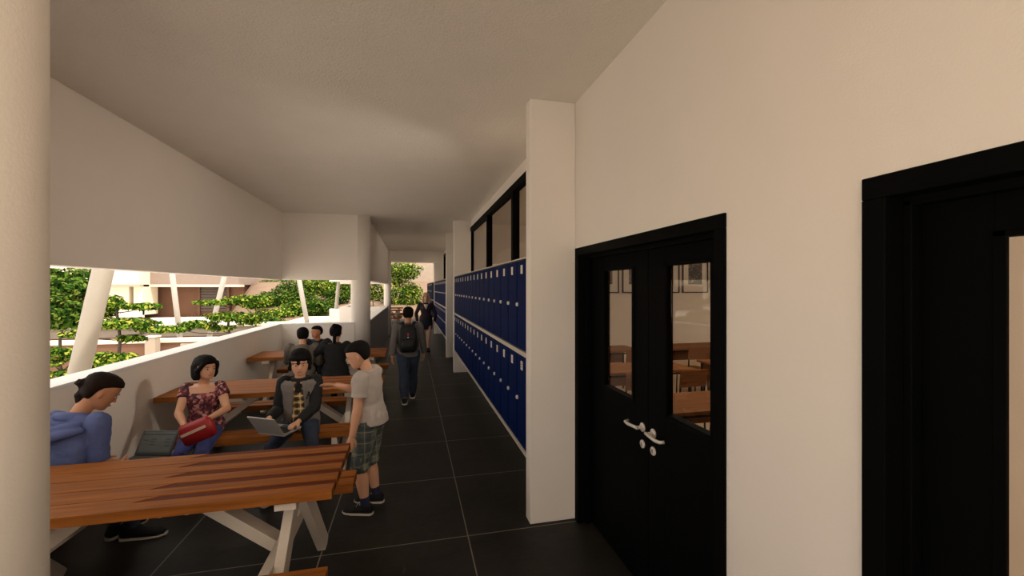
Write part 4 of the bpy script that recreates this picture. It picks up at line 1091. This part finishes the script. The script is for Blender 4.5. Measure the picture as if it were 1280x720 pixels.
person('dark haired woman in a long black coat seen from behind at the third table', 1.47, (-1.06, 6.50, .54), -4, lean=8, lh=(-1.27, 6.76, .78), rh=(-.86, 6.72, .78), lf=(-1.15, 6.94, 0), rf=(-.97, 6.94, 0), lpole=(-1, -.3, -.6), rpole=(1, -.3, -.6), fem=1,
       sk=SK_L, hair=('bun', HAIRB), top=lambda P, g: g('coat', BLACKC, sleeves=1.92, g=.02, wrk=.005, collar=True), bottom=lambda P, t: t('trousers', BLACKC), shoes=(BLACKC, SOLE), extra=(coat_skirt,), vox=.008, build_=1.08)

# --- walking student with backpack
PW = person('student in a mid grey long sleeved top and jeans walking away down the corridor', 1.47, (-.045, 6.74, .775), 0, lean=3, hyaw=0, lh=(-.285, 6.72, .68), rh=(.20, 6.86, .69), lf=(-.095, 6.52, .015), rf=(.02, 6.92, .0), lpole=(-1, -.3, 0), rpole=(1, -.3, 0), rk=(.1, 1, .1),
       sk=SK_M, hair=('short', HAIRB), hand_dir=((0, .1, -1), (0, .2, -1)), palm=((1, 0, 0), (-1, 0, 0)), top=lambda P, g: g('long_sleeved_top', GREYM, sleeves=1.9, g=.018, s0=-.06, s1=.288, wrk=.006, flare=.06), bottom=lambda P, t: t('jeans', DENIM, g=.014, wide=.006, wrk=.006), shoes=(BLACKC, SOLE), vox=.007, build_=1.05)
# --- blonde woman
def skirt(P, t):
    mb = MB(); S = P['S']; c = P['pel']
    mb.loft([(c + Vector((0, 0, .09 * S)), Vector((.082 * S, 0, 0)), Vector((0, .064 * S, 0))), (c + Vector((0, 0, 0)), Vector((.112 * S, 0, 0)), Vector((0, .082 * S, 0))), (c + Vector((0, 0, -.10 * S)), Vector((.112 * S, 0, 0)), Vector((0, .085 * S, 0))), (c + Vector((0, 0, -.165 * S)), Vector((.104 * S, 0, 0)), Vector((0, .085 * S, 0)))], 24)
    fuse('skirt', mb, NAVYC, P['root'], .008, 2, wr=.003)
def blazer(P, g):
    g('blazer', cloth('dark_plum_blazer', srgb(40, 24, 32)), sleeves=1.9, g=.014, s0=-.04, s1=.285, wrk=.004)
    m = MB(); S = P['S']; F = P['Fs']; c = P['neck0']
    f = P['frame'](.22); a = P['sp'](.27) + F @ Vector((0, .058 * S, 0)); b = P['sp'](.19) + f @ Vector((0, .086 * S, 0))
    m.loft([(a, F @ Vector((.038 * S, 0, 0)), F @ Vector((0, .012 * S, 0))), (a.lerp(b, .5) + F @ Vector((0, .008, 0)), F @ Vector((.024 * S, 0, 0)), F @ Vector((0, .010 * S, 0))), (b, F @ Vector((.004 * S, 0, 0)), F @ Vector((0, .006 * S, 0)))], 12)
    m.build('blouse_front', cloth('pale_blouse', srgb(206, 190, 176)), P['root'], smooth=True)
person('blonde woman in a dark blazer and short navy skirt walking towards the viewer', 1.63, (.40, 12.1, .862), 180, lean=2, hyaw=4, lh=(.63, 12.02, .80), rh=(.17, 12.16, .80), lf=(.46, 11.95, .0), rf=(.365, 12.22, .0), lpole=(1, .3, 0), rpole=(-1, .3, 0), lk=(0, -1, .1), rk=(0, -1, .2), fem=1,
       sk=SK_W, hair=('long', HAIRY), hand_dir=((0, 0, -1), (0, 0, -1)), palm=((-1, 0, 0), (1, 0, 0)), top=blazer, bottom=skirt, shoes=(BLACKC, BLACKC), vox=.008)

# ================================================================== THINGS HELD OR SET DOWN
NYLON = cloth('black_nylon', srgb(9, 9, 10), rough=.7, spec=.15); REDTAB = mat('red_tab', srgb(150, 28, 28), .5)
def backpack(P):
    S = P['S']; F = P['Fs']; base = P['sp'](.14) + F @ Vector((0, -.058 * S - .075, 0))
    t = thing('backpack', 'black backpack with a small red tag worn by the student walking away', 'backpack', base)
    def b(x, y, z): return base + F @ Vector((x, y, z))
    m = MB(); m.loft([(b(0, 0, -.205), F @ Vector((.10, 0, 0)), F @ Vector((0, .05, 0))), (b(0, -.005, -.18), F @ Vector((.130, 0, 0)), F @ Vector((0, .068, 0))), (b(0, -.01, 0), F @ Vector((.135, 0, 0)), F @ Vector((0, .072, 0))), (b(0, 0, .15), F @ Vector((.120, 0, 0)), F @ Vector((0, .060, 0))), (b(0, .012, .205), F @ Vector((.08, 0, 0)), F @ Vector((0, .04, 0)))], 28, 3.2)
    m.build('main_pouch', NYLON, t, smooth=True)
    m = MB(); m.loft([(b(0, -.07, -.18), F @ Vector((.09, 0, 0)), F @ Vector((0, .03, 0))), (b(0, -.085, -.08), F @ Vector((.10, 0, 0)), F @ Vector((0, .035, 0))), (b(0, -.07, .0), F @ Vector((.085, 0, 0)), F @ Vector((0, .025, 0)))], 20, 3)
    m.build('front_pocket', NYLON, t, smooth=True)
    m = MB(); m.bar(b(0, -.083, .045), b(0, -.080, .085), .022, .008, up=F @ Vector((0, 1, 0))); m.build('red_tag', REDTAB, t)
    m = MB(); m.ball(b(0, -.086, .02), .010, 8, 6); m.build('zip_pull', SATIN, t)
    for k in (-1, 1):
        m = MB(); pts = [b(k * .07, .03, .19), P['sp'](.288) + F @ Vector((k * .062 * S, -.02 * S, .030)), P['sp'](.285) + F @ Vector((k * .066 * S, .03 * S, .016)), P['sp'](.23) + F @ Vector((k * .074 * S, .066 * S + .026, 0)), P['sp'](.15) + F @ Vector((k * .10 * S, .03 * S + .02, 0)), b(k * .12, .05, -.14)]
        rings = []
        for i, p in enumerate(pts):
            d = (pts[min(i + 1, 5)] - pts[max(i - 1, 0)]).normalized(); a = F @ Vector((1, 0, 0)); a = (a - d * a.dot(d)).normalized(); rings.append((p, a * .024, d.cross(a) * .006))
        m.loft(rings, 10); m.build('strap', NYLON, t, smooth=True)
    m = MB(); m.tube([b(-.03, .03, .20), b(-.02, .03, .235), b(.02, .03, .235), b(.03, .03, .20)], .006, 8); m.build('grab_loop', NYLON, t)
backpack(PW)

REDB = mat('red_bag_fabric', srgb(158, 28, 30), .45, var=.06, bump=.2, bscale=40); CREAMP = mat('cream_bag_stripe', srgb(216, 190, 170), .6)
def frame3(x, z):
    x = Vector(x).normalized(); z = Vector(z); z = (z - x * z.dot(x)).normalized(); y = z.cross(x); return Matrix((x, y, z)).transposed()
c = Vector((-1.672, 3.905, .600)); F = frame3((.93, .0, .36), (-.3, -.05, 1))
t = thing('handbag', 'small red bag with a pale stripe held by the girl in the floral top', 'bag', c)
m = MB(); m.loft([(c + F @ Vector((0, 0, z)), F @ Vector((w, 0, 0)), F @ Vector((0, d, 0))) for z, w, d in ((-.085, .095, .022), (-.07, .118, .036), (0, .125, .042), (.06, .118, .034), (.085, .10, .018))], 28, 4)
m.build('bag_body', REDB, t, smooth=True)
m = MB(); m.bar(c + F @ Vector((-.10, -.044, .012)), c + F @ Vector((.085, -.044, .02)), .022, .006, up=F @ Vector((0, 1, 0))); m.build('pale_stripe', CREAMP, t)
m = MB(); m.tube([c + F @ Vector((x, .0, .085)) for x in (-.09, -.03, .03, .09)], .005, 6); m.build('zip', REDTAB, t)

SILVER = mat('silver_laptop_shell', srgb(176, 170, 164), .4, .25, var=.02); KEYS = mat('dark_keys', srgb(40, 40, 42), .6)
SCREEN = mat('laptop_screen', srgb(92, 98, 98), .25, var=.04); DGREY = mat('dark_grey_plastic', srgb(46, 50, 52), .45)
def laptop(label, hinge, back, lidup, w, d, shell, scr, content):
    """hinge centre; back = direction from hinge to palm rest; lidup = direction of the lid"""
    hinge = Vector(hinge); y = Vector(back).normalized(); lid = Vector(lidup).normalized()
    x = y.cross(lid).normalized(); n = x.cross(y).normalized()
    if n.z < 0: n = -n
    t = thing('laptop', label, 'laptop', hinge)
    m = MB(); m.bar(hinge, hinge + y * d, w, .016, up=n); base = m.build('base', shell, t, bevel=.004)
    k = MB()
    for r in range(5):
        for cc in range(13): k.bar(hinge + y * (.035 + r * .022) + x * ((cc - 6) * w * .068) + n * .009, hinge + y * (.052 + r * .022) + x * ((cc - 6) * w * .068) + n * .009, w * .056, .004, up=n)
    k.build('keyboard', KEYS, base)
    k = MB(); k.bar(hinge + y * (d * .68) + n * .0085, hinge + y * (d * .93) + n * .0085, w * .3, .002, up=n); k.build('touchpad', scr, base)
    ln = x.cross(lid).normalized()
    if ln.dot(y) < 0: ln = -ln
    m = MB(); m.bar(hinge + n * .008, hinge + lid * d + n * .008, w, .010, up=ln); l = m.build('lid', shell, t, bevel=.004)
    m = MB(); m.bar(hinge + lid * .02 + n * .008 + ln * .006, hinge + lid * (d - .012) + n * .008 + ln * .006, w - .03, .002, up=ln); s = m.build('screen', scr, l)
    if content:
        m = MB()
        def rr(u0, u1, v0, v1): m.bar(hinge + x * (w * (u0 + u1) / 2) + lid * v0 * d + n * .008 + ln * .0078, hinge + x * (w * (u0 + u1) / 2) + lid * v1 * d + n * .008 + ln * .0078, w * (u1 - u0), .001, up=ln)
        rr(-.45, .45, .80, .86)
        for u, v in ((-.3, .62), (-.3, .5), (.1, .62), (.12, .52), (.1, .40), (-.32, .36), (.3, .58)): rr(u - .07, u + .07, v, v + .04)
        m.build('screen_content', DGREY, s)
    return t
laptop('open silver laptop on the lap of the boy in the grey and black jacket', (-1.13, 3.885, .535), (.42, .85, .05), (-.18, -.40, .62), .26, .20, SILVER, SCREEN, False)
laptop('open dark netbook with a grey screen on the knees of the ponytailed woman', (-1.83, 3.60, .525), (-.30, -.95, .0), (.12, .45, .85), .28, .175, DGREY, SCREEN, True)

# ================================================================== CLASSROOM FURNITURE
def school_chair(label, x, y, rz, proto=[None]):
    if proto[0] is None:
        t = thing('school_chair', label, 'chair', (0, 0, 0), 'classroom chairs', absolute=False)
        m = MB(); m.loft([((0, 0, .44), (.19, 0, 0), (0, .19, 0)), ((0, 0, .452), (.20, 0, 0), (0, .20, 0)), ((0, 0, .458), (.19, 0, 0), (0, .19, 0))], 24, 5); m.build('seat', CHAIRW, t)
        m = MB(); m.bar((0, .185, .62), (0, .21, .82), .37, .014, up=(0, 1, 0)); m.build('backrest', CHAIRW, t, bevel=.01)
        for sx in (-1, 1):
            m = MB(); m.tube([(sx * .17, -.17, 0), (sx * .165, -.15, .44)], .011, 8); m.build('leg', DARKM, t)
            m = MB(); m.tube([(sx * .17, .19, 0), (sx * .165, .165, .45), (sx * .165, .195, .80)], .011, 8); m.build('leg', DARKM, t)
        m = MB(); m.tube([(-.165, -.15, .43), (.165, -.15, .43)], .009, 8); m.tube([(-.165, .165, .43), (.165, .165, .43)], .009, 8); m.build('seat_rail', DARKM, t)
        proto[0] = t; t.location = (x, y, 0); t.rotation_euler.z = rz; return t
    t = dup(proto[0], (x, y, 0), label, 'classroom chairs'); t.rotation_euler.z = rz; return t
def school_table(label, x, y, rz=0, proto=[None]):
    if proto[0] is None:
        t = thing('school_table', label, 'table', (0, 0, 0), 'classroom tables', absolute=False)
        MB().box(-.65, .65, -.3, .3, .715, .745).build('tabletop', CHAIRW, t, bevel=.004)
        MB().box(-.6, .6, .25, .27, .45, .71).build('modesty_panel', CHAIRW, t)
        for sx in (-1, 1):
            for sy in (-1, 1):
                m = MB(); m.tube([(sx * .6, sy * .25, 0), (sx * .6, sy * .25, .715)], .016, 8); m.build('leg', DARKM, t)
        m = MB()
        for sy in (-1, 1): m.tube([(-.6, sy * .25, .69), (.6, sy * .25, .69)], .012, 8)
        m.build('frame_rail', DARKM, t)
        proto[0] = t; t.location = (x, y, 0); t.rotation_euler.z = rz; return t
    t = dup(proto[0], (x, y, 0), label, 'classroom tables'); t.rotation_euler.z = rz; return t
rows = (3.3, 4.9, 6.5)
RN = ['row nearest the door', 'middle row', 'row by the picture wall']
CN = ['leftmost', 'second', 'third', 'rightmost']
for i, y in enumerate(rows):
    for j in range(4):
        x = 2.6 + j * 1.75 + (.2 * i)
        school_table('brown classroom table in the %s, %s in its row' % (RN[i], CN[j]), x, y)
        for s in (-1, 1):
            school_chair('brown classroom chair at the %s table of the %s, %s seat' % (CN[j], RN[i], 'left' if s < 0 else 'right'), x + s * .32, y - .48, PI + s * .06)

PAPER = mat('white_picture_mount', srgb(236, 230, 220), .7, var=.01)
def art(name, a, b, c3, sc_):
    m = bpy.data.materials.new(name); m.use_nodes = True
    N, L, bb = nodes_of(m); tc = N.new('ShaderNodeTexCoord'); nz = N.new('ShaderNodeTexNoise'); nz.inputs['Scale'].default_value = sc_; nz.inputs['Distortion'].default_value = 2.2
    L.new(tc.outputs['Object'], nz.inputs['Vector']); cr = N.new('ShaderNodeValToRGB'); e = cr.color_ramp.elements
    e[0].position = .35; e[0].color = a; e[1].position = .62; e[1].color = b; q = e.new(.5); q.color = c3
    L.new(nz.outputs['Fac'], cr.inputs[0]); L.new(cr.outputs[0], bb.inputs['Base Color']); return m
arts = [art('orange_print', srgb(150, 96, 60), srgb(196, 150, 110), srgb(110, 80, 60), 2), art('brown_print', srgb(96, 88, 80), srgb(176, 120, 80), srgb(120, 110, 100), 2.5),
        art('blue_print', srgb(60, 70, 90), srgb(150, 150, 150), srgb(90, 80, 90), 2), art('red_print', srgb(120, 28, 34), srgb(176, 64, 60), srgb(60, 20, 26), 5), art('olive_print', srgb(60, 54, 40), srgb(150, 136, 112), srgb(36, 32, 26), 5), art('ochre_print', srgb(120, 90, 40), srgb(190, 160, 100), srgb(70, 60, 40), 4)]
AL_ = ['framed orange print farthest left', 'framed brown and grey print seen through the left door pane', 'framed blue grey print hidden between the door panes', 'framed dark red print', 'framed dark olive print', 'framed ochre print farthest right']
for i in range(6):
    x0 = 3.50 + i * .815 - (.0) ; x0 = 6.53 - (4 - i) * .815
    t = thing('framed_picture', AL_[i] + ' on the classroom back wall', 'picture', (x0 + .36, 9.25, 1.63), group='framed prints on the back wall')
    m = MB(); W_, H_ = .725, .92; z0 = 1.63
    m.box(x0, x0 + W_, 9.215, 9.25, z0, z0 + .025); m.box(x0, x0 + W_, 9.215, 9.25, z0 + H_ - .025, z0 + H_); m.box(x0, x0 + .025, 9.215, 9.25, z0, z0 + H_); m.box(x0 + W_ - .025, x0 + W_, 9.215, 9.25, z0, z0 + H_)
    m.build('frame', DARKM, t)
    MB().box(x0 + .02, x0 + W_ - .02, 9.232, 9.248, z0 + .02, z0 + H_ - .02).build('mount', PAPER, t)
    MB().box(x0 + .17, x0 + W_ - .17, 9.226, 9.233, z0 + .21, z0 + H_ - .17).build('print', arts[i], t)
